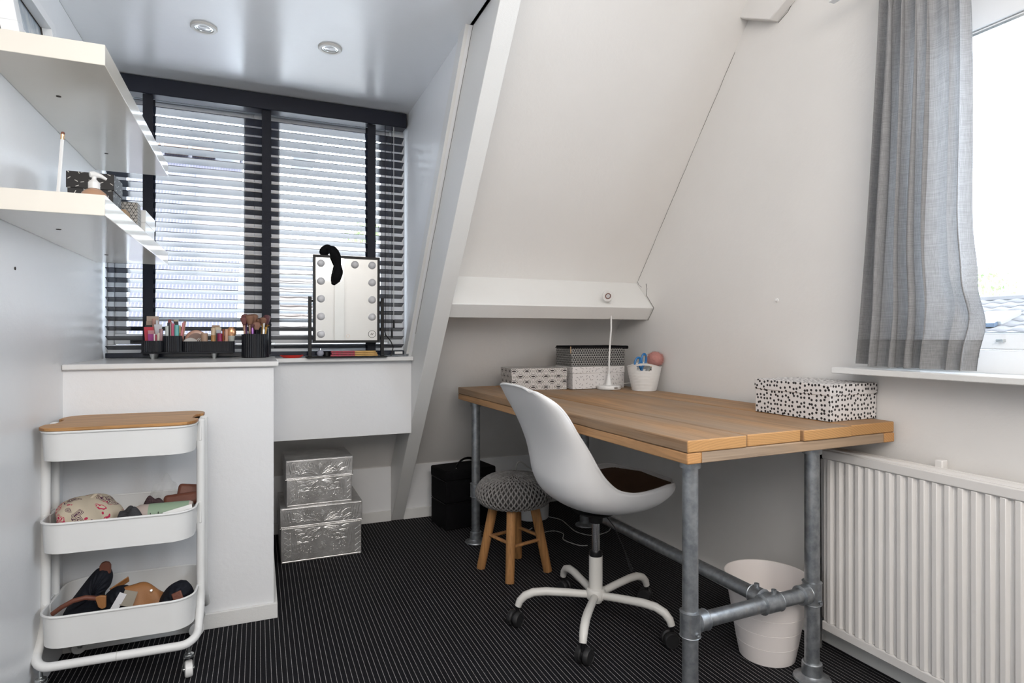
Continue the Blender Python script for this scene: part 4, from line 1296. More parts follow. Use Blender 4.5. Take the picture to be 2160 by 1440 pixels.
for k, (x, yy) in LEGS.items():
    lg = add('leg', G().cyl((x, yy, 0.012), (x, yy, 0.7165), PR, n=24), MAT['galv'], dk, local=True)
    add('floor_flange', G().lathe([(0, 0), (0.052, 0), (0.054, 0.003), (0.052, 0.008), (0.035, 0.012), (0.0295, 0.018), (0.0285, 0.052), (0.0255, 0.055), (0.0213, 0.055)], (x, yy, 0), 28), MAT['galv'], lg, local=True)
    add('top_flange', G().lathe([(0.0213, 0.0), (0.028, 0.0), (0.028, 0.02), (0.05, 0.026), (0.05, 0.032), (0, 0.032)], (x, yy, 0.684), 24), MAT['galv'], lg, local=True)
    g = sleeve(G(), (x, yy, BZ - 0.036), (x, yy, BZ + 0.036))
    g = sleeve(g, (x + (0.02 if 'l' == k[1] else -0.02), yy, BZ), (x + (0.055 if 'l' == k[1] else -0.055), yy, BZ))
    g.lathe([(0, 0.0), (0.006, 0.0), (0.006, 0.006), (0.004, 0.006), (0.004, 0.003), (0, 0.003)], (x, yy - 0.0265, BZ - 0.02), 10, RY90)
    add('tee_fitting', g, MAT['galv'], lg, local=True)
for yy, x1 in ((0.10, 0.563), (1.655, 0.715)):
    add('cross_pipe', G().cyl((0.10, yy, BZ), (x1, yy, BZ), PR, n=24), MAT['galv'], dk, local=True)
add('long_pipe', G().cyl((0.385, 0.115, BZ + 0.006), (0.385, 1.65, BZ + 0.006), PR, n=24), MAT['galv'], dk, local=True)
for yy, s in ((0.10, 1), (1.655, -1)):
    g = sleeve(G(), (0.355, yy, BZ), (0.425, yy, BZ))
    g = sleeve(g, (0.385, yy + s * 0.018, BZ + 0.005), (0.385, yy + s * 0.062, BZ + 0.005), 0.0268)
    g.lathe([(0, 0.0), (0.0075, 0.0), (0.0075, 0.010), (0.0045, 0.010), (0.0045, 0.005), (0, 0.005)], (0.405, yy, BZ + 0.0265), 12)
    g.lathe([(0, 0.0), (0.0075, 0.0), (0.0075, 0.010), (0.0045, 0.010), (0.0045, 0.005), (0, 0.005)], (0.385, yy + s * 0.045, BZ + 0.031), 12)
    add('tee_fitting', g, MAT['galv'], dk, local=True)

# ------------------------------------------------------------------ on the desk
DZ = 0.7795
lidded_box('storage_box', 'white lidded box with black eye pattern at the far end of the desk', 'box', 1.107, 2.600, 1.389, 2.785, DZ, 0.104, 0.040, MAT['ikat'], 0.002, rz=R(-6))
lidded_box('storage_box', 'white lidded box with black dashes behind the desk lamp', 'box', 1.402, 2.565, 1.692, 2.76, DZ, 0.108, 0.033, MAT['dash_white'], 0.002, rz=R(-2))
kb = thing('canvas_case', 'black triangle patterned canvas case with zip lid on the dashed box', 'case', (1.552, 2.665, DZ + 0.1085), R(-2))
add('body', G().box(-0.149, -0.087, 0, 0.149, 0.087, 0.090), MAT['geo_black'], kb, local=True, bevel=0.003)
add('lid', G().box(-0.151, -0.089, 0.088, 0.151, 0.089, 0.101).box(0.135, -0.091, 0.084, 0.170, -0.060, 0.101), MAT['black_soft'], kb, local=True, bevel=0.005)
add('zip', G().tube([(-0.1525, 0.088, 0.0905), (-0.1525, -0.0905, 0.0905), (0.150, -0.0905, 0.0905)], 0.0018, 6), MAT['black'], kb, local=True)
add('zip_puller', G().box(-0.1555, -0.094, 0.083, -0.1535, -0.086, 0.097).box(-0.156, -0.0935, 0.064, -0.1535, -0.0875, 0.083), MAT['gold'], kb, local=True, bevel=0.0005)

lp = thing('desk_lamp', 'white gooseneck desk lamp with round base at the far end of the desk', 'lamp', (1.572, 2.520, DZ))
add('base', G().lathe([(0, 0), (0.056, 0), (0.058, 0.003), (0.058, 0.014), (0.055, 0.018), (0.018, 0.0195), (0.0135, 0.030), (0.0085, 0.062), (0.0065, 0.072), (0, 0.072)], (1.572, 2.520, DZ), 36), MAT['white_plastic'], lp)
add('touch_pad', G().box(1.566, 2.4605, DZ + 0.005, 1.584, 2.464, DZ + 0.0135), MAT['zinc'], lp)
add('gooseneck', G().tube([(1.572, 2.520, DZ + 0.07), (1.576, 2.522, DZ + 0.16), (1.582, 2.524, DZ + 0.235), (1.586, 2.522, DZ + 0.285), (1.582, 2.515, DZ + 0.345), (1.572, 2.503, DZ + 0.395), (1.555, 2.485, DZ + 0.438), (1.541, 2.470, DZ + 0.462)], 0.0044, 10), MAT['white_plastic'], lp)
hm = Vector((-0.28, -0.90, -0.33)).to_track_quat('Z', 'Y').to_matrix()
hc = Vector((1.531, 2.463, DZ + 0.448))
hd_ = add('lamp_head', G().lathe([(0, -0.018), (0.014, -0.018), (0.026, -0.010), (0.0275, 0.0), (0.026, 0.003), (0, 0.003)], hc, 28, hm), MAT['white_plastic'], lp)
add('lens_ring', G().lathe([(0.0105, 0.003), (0.0140, 0.003), (0.0140, 0.0046), (0.0105, 0.0046)], hc, 24, hm), MAT['brown'], hd_)
add('lens', G().lathe([(0, 0.0042), (0.006, 0.0040), (0.0105, 0.0032)], hc, 20, hm), MAT['bulb'], hd_)
add('power_lead', G().tube([(1.62, 2.545, DZ + 0.010), (1.65, 2.53, DZ + 0.022), (1.68, 2.50, DZ + 0.028), (1.72, 2.49, DZ + 0.012), (1.78, 2.52, DZ + 0.003)], 0.002, 6), MAT['cable'], lp)

# bucket with scissors and pompom pen
bx, by = 1.694, 2.402
bu = thing('desk_bucket', 'small white ribbed bucket holding scissors on the desk by the wall', 'bucket', (bx, by, DZ))
def bucket_wall():
    vs, fs = [], []
    n, rows = 56, 26
    def rad(z): return 0.056 + 0.027 * (z / 0.125) ** 0.9
    def top(a): return 0.113 + 0.018 * (abs(math.sin(a + 0.61)) ** 3)
    for side in (0, 1):
        for j in range(rows + 1):
            for k in range(n):
                a = 2 * math.pi * (k + 0.5) / n
                z = top(a) * j / rows
                r = rad(z) - side * 0.0022 + (0.0011 if (side == 0 and z < 0.098 and (z / 0.0135) % 1 < 0.72) else 0)
                if side == 0 and j == rows: r += 0.002
                if side == 1: z = max(z, 0.003)
                vs.append((bx + r * math.cos(a), by + r * math.sin(a), DZ + z))
    N_ = (rows + 1) * n
    def hole(k, j):
        a = 2 * math.pi * (k + 1.0) / n
        z = top(a) * (j + 0.5) / rows
        return abs(math.sin(a + 0.61)) > 0.90 and 0.096 < z < 0.119
    for j in range(rows):
        for k in range(n):
            l = (k + 1) % n
            q = (j * n + k, j * n + l, (j + 1) * n + l, (j + 1) * n + k)
            if hole(k, j): continue
            fs.append(q)
            fs.append(tuple(i + N_ for i in reversed(q)))
            for kk, jj, e in ((k + 1, j, (q[1], q[2])), (k - 1, j, (q[3], q[0])), (k, j + 1, (q[2], q[3])), (k, j - 1, (q[0], q[1]))):
                if 0 <= jj < rows and hole(kk % n, jj):
                    fs.append((e[0], e[1], e[1] + N_, e[0] + N_))
    for k in range(n):
        l = (k + 1) % n
        a = rows * n
        fs.append((a + k, a + l, N_ + a + l, N_ + a + k))
    fs.append(tuple(range(n - 1, -1, -1)))
    fs.append(tuple(N_ + i for i in range(n)))
    return G().add(vs, fs)
add('bucket_wall', bucket_wall(), MAT['white_plastic'], bu, sharp=30)
BLUE = plain('blue_scissor_plastic', (0.015, 0.16, 0.42), 0.35)
sc_ = thing('scissors', 'blue and grey handled scissors standing in the small white bucket', 'scissors', (bx - 0.02, by - 0.01, DZ + 0.004))
def ring(c, a, b, tilt, n=22):
    return [(c[0] + a * math.cos(t) * math.cos(tilt) - b * math.sin(t) * math.sin(tilt), c[1], c[2] + a * math.cos(t) * math.sin(tilt) + b * math.sin(t) * math.cos(tilt)) for t in [2 * math.pi * k / n for k in range(n)]]
add('handle', G().tube(ring((bx - 0.046, by - 0.012, DZ + 0.136), 0.013, 0.021, -0.45), 0.0052, 8, True).tube([(bx - 0.036, by - 0.012, DZ + 0.118), (bx - 0.022, by - 0.012, DZ + 0.095)], [0.005, 0.006], 8), BLUE, sc_)
add('handle', G().tube(ring((bx - 0.013, by - 0.016, DZ + 0.146), 0.013, 0.027, -0.10), 0.0052, 8, True).tube([(bx - 0.018, by - 0.016, DZ + 0.121), (bx - 0.026, by - 0.016, DZ + 0.095)], [0.005, 0.006], 8), BLUE, sc_)
add('grip', G().tube(ring((bx - 0.010, by - 0.0165, DZ + 0.145), 0.010, 0.022, -0.10)[-5:] + ring((bx - 0.010, by - 0.0165, DZ + 0.145), 0.010, 0.022, -0.10)[:5], 0.0045, 8), cm((0.16, 0.17, 0.18), 0.5), sc_)
add('blade', G().add([(bx - 0.03, by - 0.013, DZ + 0.1), (bx - 0.018, by - 0.013, DZ + 0.1), (bx - 0.004, by - 0.008, DZ + 0.006), (bx - 0.008, by - 0.008, DZ + 0.006)], [(0, 1, 2, 3)]), MAT['zinc'], sc_, solid=0.002)
add('glue_stick', G().lathe([(0, 0.003), (0.011, 0.003), (0.011, 0.075), (0.0125, 0.076), (0.0125, 0.108), (0.011, 0.111), (0, 0.111)], (bx + 0.030, by - 0.036, DZ), 18), cm((0.02, 0.36, 0.34), 0.35),
    label='teal capped glue stick inside the small white bucket', cat='glue stick')
add('tape_roll', G().lathe([(0.010, -0.008), (0.020, -0.008), (0.020, 0.008), (0.010, 0.008), (0.010, -0.008)], (bx + 0.004, by - 0.040, DZ + 0.092), 20, RY90), cm((0.42, 0.43, 0.42), 0.4),
    label='grey tape roll inside the small white bucket', cat='tape')
pm = thing('pompom_pen', 'pen with fluffy pink pompom leaning out of the white bucket', 'pen', (bx + 0.045, by, DZ + 0.01))
add('pen', G().cyl((bx + 0.0, by + 0.02, DZ + 0.01), (bx + 0.052, by + 0.006, DZ + 0.125), 0.004, n=10), MAT['gold'], pm)
PK = plain('pink_fluff', (0.56, 0.27, 0.24), 0.95)
pc = Vector((bx + 0.066, by + 0.004, DZ + 0.146))
add('pompom_core', G().ball(pc, 0.036, 20, 14), PK, pm)
rnd = random.Random(5)
g = G()
for i in range(2600):
    d = Vector((rnd.gauss(0, 1), rnd.gauss(0, 1), rnd.gauss(0, 1))).normalized()
    u = d.orthogonal().normalized() * 0.00055
    a = pc + d * 0.033
    b = pc + (d + Vector((rnd.uniform(-.25, .25), rnd.uniform(-.25, .25), rnd.uniform(-.25, .25)))).normalized() * rnd.uniform(0.040, 0.047)
    g.add([a - u, a + u, b], [(0, 1, 2)])
add('fluff', g, PK, pm, kind='stuff')
lidded_box('storage_box', 'white lidded box with black polka dots at the near end of the desk', 'box', 1.580, 1.300, 1.793, 1.594, DZ, 0.112, 0.034, MAT['dots'], 0.0025, rz=R(1.5))

# ------------------------------------------------------------------ swivel chair
cx, cy = 1.124, 1.89
ch = thing('swivel_chair', 'white shell swivel chair with brown seat pad tucked under the desk', 'chair', (cx, cy, 0.0), R(0))
ST_ = [  # mid x,z ; rim x,z ; half width
    (0.788, .872, 0.800, .858, .120), (0.797, .860, 0.815, .855, .150), (0.822, .812, 0.858, .824, .188), (0.845, .770, 0.893, .786, .197), (0.872, .715, 0.930, .727, .200),
    (0.893, .650, 0.972, .664, .203), (0.903, .590, 1.006, .606, .206), (0.910, .540, 1.036, .566, .208), (0.935, .488, 1.077, .532, .209), (0.985, .450, 1.121, .518, .209),
    (1.050, .426, 1.160, .514, .208), (1.120, .413, 1.200, .516, .206), (1.200, .411, 1.242, .521, .203), (1.275, .424, 1.280, .526, .196), (1.340, .452, 1.315, .523, .178), (1.385, .487, 1.350, .514, .140), (1.402, .507, 1.385, .512, .085)]
def cat(p0, p1, p2, p3, t):
    return 0.5 * (2 * p1 + (p2 - p0) * t + (2 * p0 - 5 * p1 + 4 * p2 - p3) * t * t + (3 * p1 - p0 - 3 * p2 + p3) * t ** 3)
def station(t):
    q = t * (len(ST_) - 1)
    i = min(int(q), len(ST_) - 2)
    f = q - i
    g4 = [ST_[max(0, min(len(ST_) - 1, i + k))] for k in (-1, 0, 1, 2)]
    return [cat(*[g[j] for g in g4], f) for j in range(5)]
def shell(s, t):
    s = 2 * s - 1
    mx, mz_, rx, rz_, w = station(t)
    k = abs(s) ** 2.3
    yb = w * math.sin(s * math.pi / 2 * 0.98) ** 1 if True else w * s
    return (mx + (rx - mx) * k, cy + yb, mz_ + (rz_ - mz_) * k)
DXC = 0.006
sh_ = lambda a, b: tuple(Vector(shell(a, b)) + Vector((DXC, 0, 0)))
add('seat_shell', G().grid(sh_, 41, 61), MAT['shell'], ch, solid=0.007, bevel=0, sharp=180)
def pad(a, b):
    p = Vector(shell(0.035 + 0.93 * a, 0.43 + 0.53 * b))
    e = min(a, 1 - a, b, 1 - b)
    return (p.x + DXC - 0.003, p.y, p.z + 0.0045 + 0.010 * min(1, e / 0.10) ** 0.5)
add('seat_pad', G().grid(pad, 31, 31), MAT['seat_brown'], ch, sharp=180)
add('rim', G().tube([Vector(sh_(1, i / 60)) for i in range(61)], 0.0045, 8).tube([Vector(sh_(0, i / 60)) for i in range(61)], 0.0045, 8)
    .tube([Vector(sh_(i / 40, 0)) for i in range(41)], 0.0045, 8).tube([Vector(sh_(i / 40, 1)) for i in range(41)], 0.0045, 8), MAT['shell'], ch)
add('mounting_plate', G().lathe([(0, 0.366), (0.024, 0.366), (0.026, 0.385), (0.060, 0.398), (0.085, 0.412), (0, 0.412)], (cx, cy, 0), 28), MAT['black'], ch)
add('gas_lift', G().lathe([(0, 0.24), (0.0140, 0.24), (0.0140, 0.37), (0, 0.37)], (cx, cy, 0), 20), MAT['chrome'], ch)
add('collar', G().lathe([(0, 0.244), (0.0235, 0.244), (0.0245, 0.252), (0.023, 0.262), (0.015, 0.264), (0, 0.264)], (cx, cy, 0), 24), MAT['black'], ch)
add('column', G().lathe([(0, 0.09), (0.0245, 0.09), (0.0245, 0.246), (0, 0.246)], (cx, cy, 0), 28), MAT['chair_white'], ch)
add('hub', G().lathe([(0, 0.080), (0.022, 0.080), (0.024, 0.088), (0.033, 0.092), (0.036, 0.100), (0.036, 0.118), (0.032, 0.127), (0.025, 0.130), (0, 0.130)], (cx, cy, 0), 32), MAT['chair_white'], ch)
add('tilt_lever', G().tube([(cx + 0.03, cy - 0.02, 0.390), (cx + 0.05, cy - 0.045, 0.355), (cx + 0.072, cy - 0.075, 0.28), (cx + 0.082, cy - 0.088, 0.235), (cx + 0.090, cy - 0.095, 0.212)], [0.003, 0.003, 0.0035, 0.010, 0.013], 8, flat=0.45), MAT['black'], ch)
for k in range(5):
    a = R(15 + 72 * k)
    dv, pv_ = Vector((math.cos(a), math.sin(a), 0)), Vector((-math.sin(a), math.cos(a), 0))
    c0 = Vector((cx, cy, 0))
    def at(r, z): return c0 + dv * r + Vector((0, 0, z))
    add('base_arm', G().tube([at(0.028, 0.106), at(0.10, 0.113), at(0.18, 0.1185), at(0.225, 0.116), at(0.256, 0.104), at(0.274, 0.086), at(0.281, 0.067)], [0.0135, 0.014, 0.0145, 0.0145, 0.0145, 0.0135, 0.012], 14), MAT['chair_white'], ch)
    sw = R((40, 200, 120, 300, 75)[k])
    ax = Vector((math.cos(sw), math.sin(sw), 0))
    w0 = c0 + dv * 0.285 + Vector((-ax.y, ax.x, 0)) * 0.010 + Vector((0, 0, 0.0265))
    m = ax.to_track_quat('Z', 'Y').to_matrix()
    cs = add('caster', G().lathe([(0, 0.004), (0.022, 0.004), (0.0265, 0.008), (0.0265, 0.019), (0.0235, 0.0235), (0.021, 0.0235), (0.0205, 0.022), (0, 0.022)], w0, 26, m)
             .lathe([(0, -0.022), (0.0205, -0.022), (0.021, -0.0235), (0.0235, -0.0235), (0.0265, -0.019), (0.0265, -0.008), (0.022, -0.004), (0, -0.004)], w0, 26, m), MAT['rubber'], ch)
    add('fork', G().lathe([(0, -0.005), (0.020, -0.005), (0.020, 0.005), (0, 0.005)], w0, 20, m).cyl(c0 + dv * 0.283 + Vector((0, 0, 0.04)), c0 + dv * 0.282 + Vector((0, 0, 0.07)), 0.0065, n=10), MAT['black'], cs)

# ------------------------------------------------------------------ knitted stool
sx_, sy_ = 1.047, 2.463
sto = thing('stool', 'low wooden stool with round grey knitted cushion in front of the black case', 'stool', (sx_, sy_, 0.0))
PROF = [(0.0, 0.424), (0.05, 0.424), (0.095, 0.418), (0.128, 0.406), (0.150, 0.388), (0.164, 0.366), (0.168, 0.346), (0.165, 0.326), (0.155, 0.309), (0.135, 0.299), (0.0, 0.296)]
add('cushion', G().lathe([(r * 0.975, z + (0.360 - z) * 0.03) for r, z in reversed(PROF)], (sx_, sy_, 0), 48), plain('dark_cushion_core', (0.06, 0.057, 0.056), 0.95), sto)
arc = [0.0]
for a, b in zip(PROF[:-1], PROF[1:-1]):
    arc.append(arc[-1] + math.hypot(b[0] - a[0], b[1] - a[1]))
def prof_at(s):
    for i in range(len(arc) - 1):
        if s <= arc[i + 1]:
            t = (s - arc[i]) / (arc[i + 1] - arc[i])
            return tuple(PROF[i][k] + (PROF[i + 1][k] - PROF[i][k]) * t for k in (0, 1))
    return PROF[len(arc) - 1]
g = G()
rows = 16
for i in range(rows):
    s0 = 0.004 + (arc[-1] - 0.004) * i / rows
    s1 = 0.004 + (arc[-1] - 0.004) * (i + 1.25) / rows
    r0, z0 = prof_at(s0)
    r1, z1 = prof_at(min(s1, arc[-1]))
    n = 22 if r0 < 0.075 else 46
    for k in range(n):
        for sgn in (-1, 1):
            a0 = 2 * math.pi * (k + 0.5 * (i % 2)) / n
            a1 = a0 + sgn * math.pi / n * 0.95
            rad_ = 0.0036 if n == 46 else 0.0034
            pts = []
            for t in (0.0, 0.5, 1.0):
                a = a0 + (a1 - a0) * t
                r = r0 + (r1 - r0) * t
                z = z0 + (z1 - z0) * t
                o = 0.0022 * math.sin(t * math.pi) + 0.001
                nz = 0.7 if i < 8 else 0.0
                pts.append((sx_ + (r + o * (1 - nz)) * math.cos(a), sy_ + (r + o * (1 - nz)) * math.sin(a), z + o * nz))
            g.tube(pts, rad_, 5, caps=False)
add('knit_stitches', g, MAT['knit'], sto, kind='stuff', sharp=180)
feet = []
for k in range(4):
    a = R(60 + 90 * k)
    f = Vector((sx_ + 0.150 * math.cos(a), sy_ + 0.150 * math.sin(a), 0))
    t = Vector((sx_ + 0.086 * math.cos(a), sy_ + 0.086 * math.sin(a), 0.308))
    feet.append((f, t))
    add('leg', G().tube([f, f + (t - f) * 0.01, t], [0.0185, 0.0195, 0.0215], 18), MAT['leg_wood'], sto)
for k in range(4):
    z = 0.50 if k % 2 else 0.46
    p = feet[k][0].lerp(feet[k][1], z)
    q = feet[(k + 1) % 4][0].lerp(feet[(k + 1) % 4][1], z)
    add('rung', G().cyl(p, q, 0.0078, n=12), MAT['leg_wood'], sto)

# ------------------------------------------------------------------ bins, case, cables under the desk
wb = thing('waste_bin', 'pale waste paper bin standing beside the radiator under the desk', 'bin', (1.527, 1.488, 0.0))
pr_ = [(0, 0.0), (0.080, 0.0), (0.085, 0.004)]
for z in (0.058, 0.107, 0.155):
    r = 0.086 + 0.043 * z / 0.262
    pr_ += [(r, z - 0.0008), (r - 0.0012, z), (r, z + 0.0008)]
pr_ += [(0.1285, 0.256), (0.1315, 0.257), (0.1325, 0.260), (0.1315, 0.263), (0.1285, 0.262), (0.1265, 0.255), (0.083, 0.006), (0, 0.006)]
add('bin_wall', G().lathe(pr_, (1.527, 1.488, 0), 56), MAT['cream_plastic'], wb, sharp=25)
wb2 = thing('cable_bin', 'white round bin full of cables behind the knitted stool', 'bin', (1.445, 3.14, 0.0))
add('bin_wall', G().lathe([(0, 0), (0.090, 0), (0.095, 0.004), (0.104, 0.245), (0.108, 0.249), (0.104, 0.252), (0.101, 0.245), (0.092, 0.006), (0, 0.006)], (1.445, 3.14, 0), 40), MAT['white_plastic'], wb2)
def squig(name, label, pts, r=0.0028, mat='cable'):
    out = []
    P = [Vector(p) for p in pts]
    for i in range(len(P) - 1):
        a, b, c, d = P[max(0, i - 1)], P[i], P[i + 1], P[min(len(P) - 1, i + 2)]
        for k in range(6):
            out.append(Vector([cat(a[j], b[j], c[j], d[j], k / 6) for j in range(3)]))
    out.append(P[-1])
    return add(name, G().tube(out, r, 6), MAT[mat], label=label, cat='cable')
squig('power_cable', 'white cable looping up out of the bin behind the stool', [(1.39, 3.13, 0.22), (1.33, 3.10, 0.285), (1.345, 3.09, 0.335), (1.40, 3.10, 0.30), (1.46, 3.11, 0.262), (1.50, 3.12, 0.235)], 0.0042)
squig('power_cable', 'thin white cable bent in a point above the bin behind the stool', [(1.42, 3.12, 0.235), (1.455, 3.10, 0.258), (1.50, 3.09, 0.300), (1.525, 3.10, 0.285), (1.51, 3.13, 0.24)], 0.0032)
squig('power_cable', 'white cable arching over the left rim of the bin to the floor', [(1.41, 3.10, 0.235), (1.31, 3.05, 0.29), (1.265, 3.02, 0.24), (1.25, 3.0, 0.12), (1.27, 2.97, 0.02), (1.32, 2.93, 0.0035), (1.36, 2.95, 0.0035)], 0.0030)
squig('power_cable', 'white cable lying curled on the carpet behind the stool legs', [(1.36, 2.80, 0.003), (1.39, 2.86, 0.003), (1.45, 2.86, 0.003), (1.47, 2.80, 0.003), (1.43, 2.72, 0.003), (1.46, 2.62, 0.003), (1.50, 2.60, 0.003)], 0.0022)
squig('power_cable', 'white cable crossing the carpet towards the wall under the desk', [(1.53, 3.10, 0.003), (1.57, 3.02, 0.003), (1.56, 2.92, 0.003), (1.55, 2.80, 0.003), (1.60, 2.72, 0.003), (1.70, 2.74, 0.003), (1.76, 2.80, 0.003)], 0.0022)
ad = thing('power_adapter', 'white plug adapter sticking up from the bin behind the stool', 'adapter', (1.55, 3.105, 0.22))
add('body', G().obox((1.532, 3.10, 0.262), (0.036, 0.03, 0.075), (0.1, 0.1, 0.3)), MAT['cable'], ad, bevel=0.005)
add('pins', G().cyl((1.525, 3.095, 0.298), (1.523, 3.094, 0.316), 0.0025, n=8).cyl((1.540, 3.10, 0.298), (1.538, 3.099, 0.316), 0.0025, n=8), MAT['zinc'], ad)

vc = thing('vanity_case', 'black two tier case with top handle against the knee wall', 'case', (0.916, 3.076, 0.0), R(8))
for z0, z1 in ((0.003, 0.142), (0.144, 0.262)):
    add('tier', G().box(0, 0, z0, 0.30, 0.20, z1), MAT['black_soft'], vc, local=True, bevel=0.008)
add('lid', G().box(-0.003, -0.003, 0.263, 0.303, 0.203, 0.318), MAT['black_soft'], vc, local=True, bevel=0.010)
add('handle', G().tube([(0.085, 0.06, 0.305), (0.088, 0.06, 0.322), (0.100, 0.062, 0.340), (0.120, 0.065, 0.354), (0.140, 0.068, 0.361), (0.160, 0.07, 0.363), (0.180, 0.073, 0.360), (0.200, 0.076, 0.351), (0.216, 0.079, 0.338), (0.224, 0.08, 0.320), (0.226, 0.08, 0.305)], 0.010, 8, flat=0.45), MAT['black'], vc, local=True)
for z in (0.143, 0.2625):
    add('zip', G().tube([(0.002, 0.199, z), (-0.001, -0.001, z), (0.301, -0.001, z)], 0.0022, 6), MAT['black'], vc, local=True)
add('rivet', G().ball((0.082, 0.045, 0.319), 0.0025, 8, 6), MAT['zinc'], vc, local=True)

# ------------------------------------------------------------------ embossed silver boxes
def leaf(cx_, cz_, ang, ln, wd, n=12):
    out = []
    for k in range(n):
        t = 2 * math.pi * k / n
        u = (1 - math.cos(t)) / 2 * ln
        v = math.sin(t) * wd / 2 * (0.6 + 0.4 * math.sin(t / 2))
        out.append((cx_ + u * math.cos(ang) - v * math.sin(ang), cz_ + u * math.sin(ang) + v * math.cos(ang)))
    return out
def emboss(x0, x1, z0, z1, yf, tall):
    g = G()
    r = 0.0019
    w, h = x1 - x0, z1 - z0
    def line(p, rr=r, closed=False):
        q = [(min(max(a, x0 + 0.002), x1 - 0.002), yf + 0.0003, min(max(b, z0 + 0.002), z1 - 0.002)) for a, b in p]
        g.tube(q, rr, 5, closed)
    xm = (x0 + x1) / 2
    # hems and beaded lines
    line([(x0, z0 + 0.004), (x1, z0 + 0.004)], 0.0018)
    line([(x0, z1 - 0.004), (x1, z1 - 0.004)], 0.0018)
    side = 0.11 * w
    if tall:
        for xs in (x0 + 0.012, x1 - side + 0.012):
            zz = z0 + 0.014
            i = 0
            while zz < z1 - 0.02:
                line([(xs, zz), (xs + side * 0.45, zz + 0.012), (xs, zz + 0.024)], 0.0016)
                line(leaf(xs + side * 0.52, zz + 0.012, 0, 0.006, 0.008, 8), 0.0012, True)
                zz += 0.026
        for xs in (x0 + side, x1 - side):
            zz = z0 + 0.010
            while zz < z1 - 0.01:
                line([(xs, zz), (xs, zz + 0.0035)], 0.0016)
                zz += 0.006
    ix = x0 + (side if tall else 0.01)
    hw = xm - ix
    c0 = z1 - 0.016 if tall else z0 + 0.012
    # fan of leaves about the middle
    lens = (0.42, 0.50, 0.60, 0.72, 0.82, 0.9)
    for s in (-1, 1):
        for k, a in enumerate((88, 72, 56, 40, 24, 8) if not tall else (-86, -70, -54, -38, -20, -4)):
            L = min(h * 0.82, hw * 0.5) * lens[k] * 1.15
            an = R(a) if s > 0 else math.pi - R(a)
            line(leaf(xm + s * 0.006, c0, an, L, 0.012 + 0.004 * (k % 2)), r, True)
            line([(xm + s * 0.006 + math.cos(an) * L * q, c0 + math.sin(an) * L * q) for q in (0.25, 0.8)], 0.0010)
            L2 = L * 0.55
            bx_, bz_ = xm + s * hw * 0.16 + math.cos(an) * L * 0.9, c0 + math.sin(an) * L * 0.9
            line(leaf(bx_, bz_, an + s * 0.25, L2, 0.010), r, True)
        # side sprigs
        for k in range(7):
            bx_ = xm + s * hw * 0.62
            bz_ = z0 + h * (0.52 if tall else 0.2)
            an = R(-170 + k * 56) if tall else R(20 + k * 24)
            line(leaf(bx_, bz_, an, min(0.026, h * 0.42), 0.009), r, True)
        for k in range(4):
            xa = xm + s * hw * (0.72 + 0.07 * k)
            line([(xa, z0 + h * 0.28), (xa + s * 0.010, z0 + h * 0.84)], 0.0019)
        for k in range(3):
            xa = xm + s * hw * (0.30 + 0.1 * k)
            line([(xa, z1 - h * 0.12), (xa + s * 0.012, z1 - h * 0.3), (xa + s * 0.003, z1 - h * 0.42)], 0.0014)
        # zigzag at the foot of the panel
        zz = [(xm + s * hw * (0.55 + 0.06 * k), z0 + 0.010 + (0.009 if k % 2 else 0)) for k in range(8)]
        line(zz, 0.0016)
    for k in range(3):
        q = 0.006 + 0.006 * k
        zc = z0 + h * (0.35 if tall else 0.5)
        line([(xm - q, zc), (xm, zc + q * 1.3), (xm + q, zc), (xm, zc - q * 1.3)], r, True)
    rnd = random.Random(int(w * 1e4))
    for k in range(26):
        bx_, bz_ = rnd.uniform(0.02, hw * 0.9), rnd.uniform(z0 + 0.02, z1 - 0.01)
        for s in (-1, 1):
            g.ball((xm + s * bx_, yf, bz_), 0.0018, 6, 4)
    return g
def silver_box(label, x0, x1, y0, y1, z0, h, lid, rz=0.0):
    t = thing('silver_box', label, 'box', ((x0 + x1) / 2, (y0 + y1) / 2, z0), rz, 'embossed silver boxes under the window')
    w, d = (x1 - x0) / 2, (y1 - y0) / 2
    b = add('body', G().box(-w + 0.004, -d + 0.004, 0, w - 0.004, d - 0.004, h - 0.005), MAT['silver'], t, local=True, bevel=0.0015)
    l = add('lid', G().box(-w, -d, h - lid, w, d, h), MAT['silver'], t, local=True, bevel=0.002)
    add('embossing', emboss(-w + 0.006, w - 0.006, 0.002, h - lid - 0.001, -d + 0.004, True), MAT['silver'], b, local=True, kind='stuff')
    add('embossing', emboss(-w + 0.002, w - 0.002, h - lid + 0.001, h - 0.002, -d, False), MAT['silver'], l, local=True, kind='stuff')
    add('lid_lip', G().tube([(-w - 0.001, d, h - lid), (-w - 0.001, -d - 0.001, h - lid), (w + 0.001, -d - 0.001, h - lid), (w + 0.001, d, h - lid)], 0.0016, 6), MAT['silver'], l, local=True)
    return t
silver_box('large embossed silver box on the carpet at the bottom of the stack', 0.091, 0.457, 2.93, 3.25, 0.0, 0.253, 0.092, R(0.5))
silver_box('smaller embossed silver box on top of the large one', 0.113, 0.412, 2.935, 3.185, 0.2535, 0.214, 0.088, R(1.5))

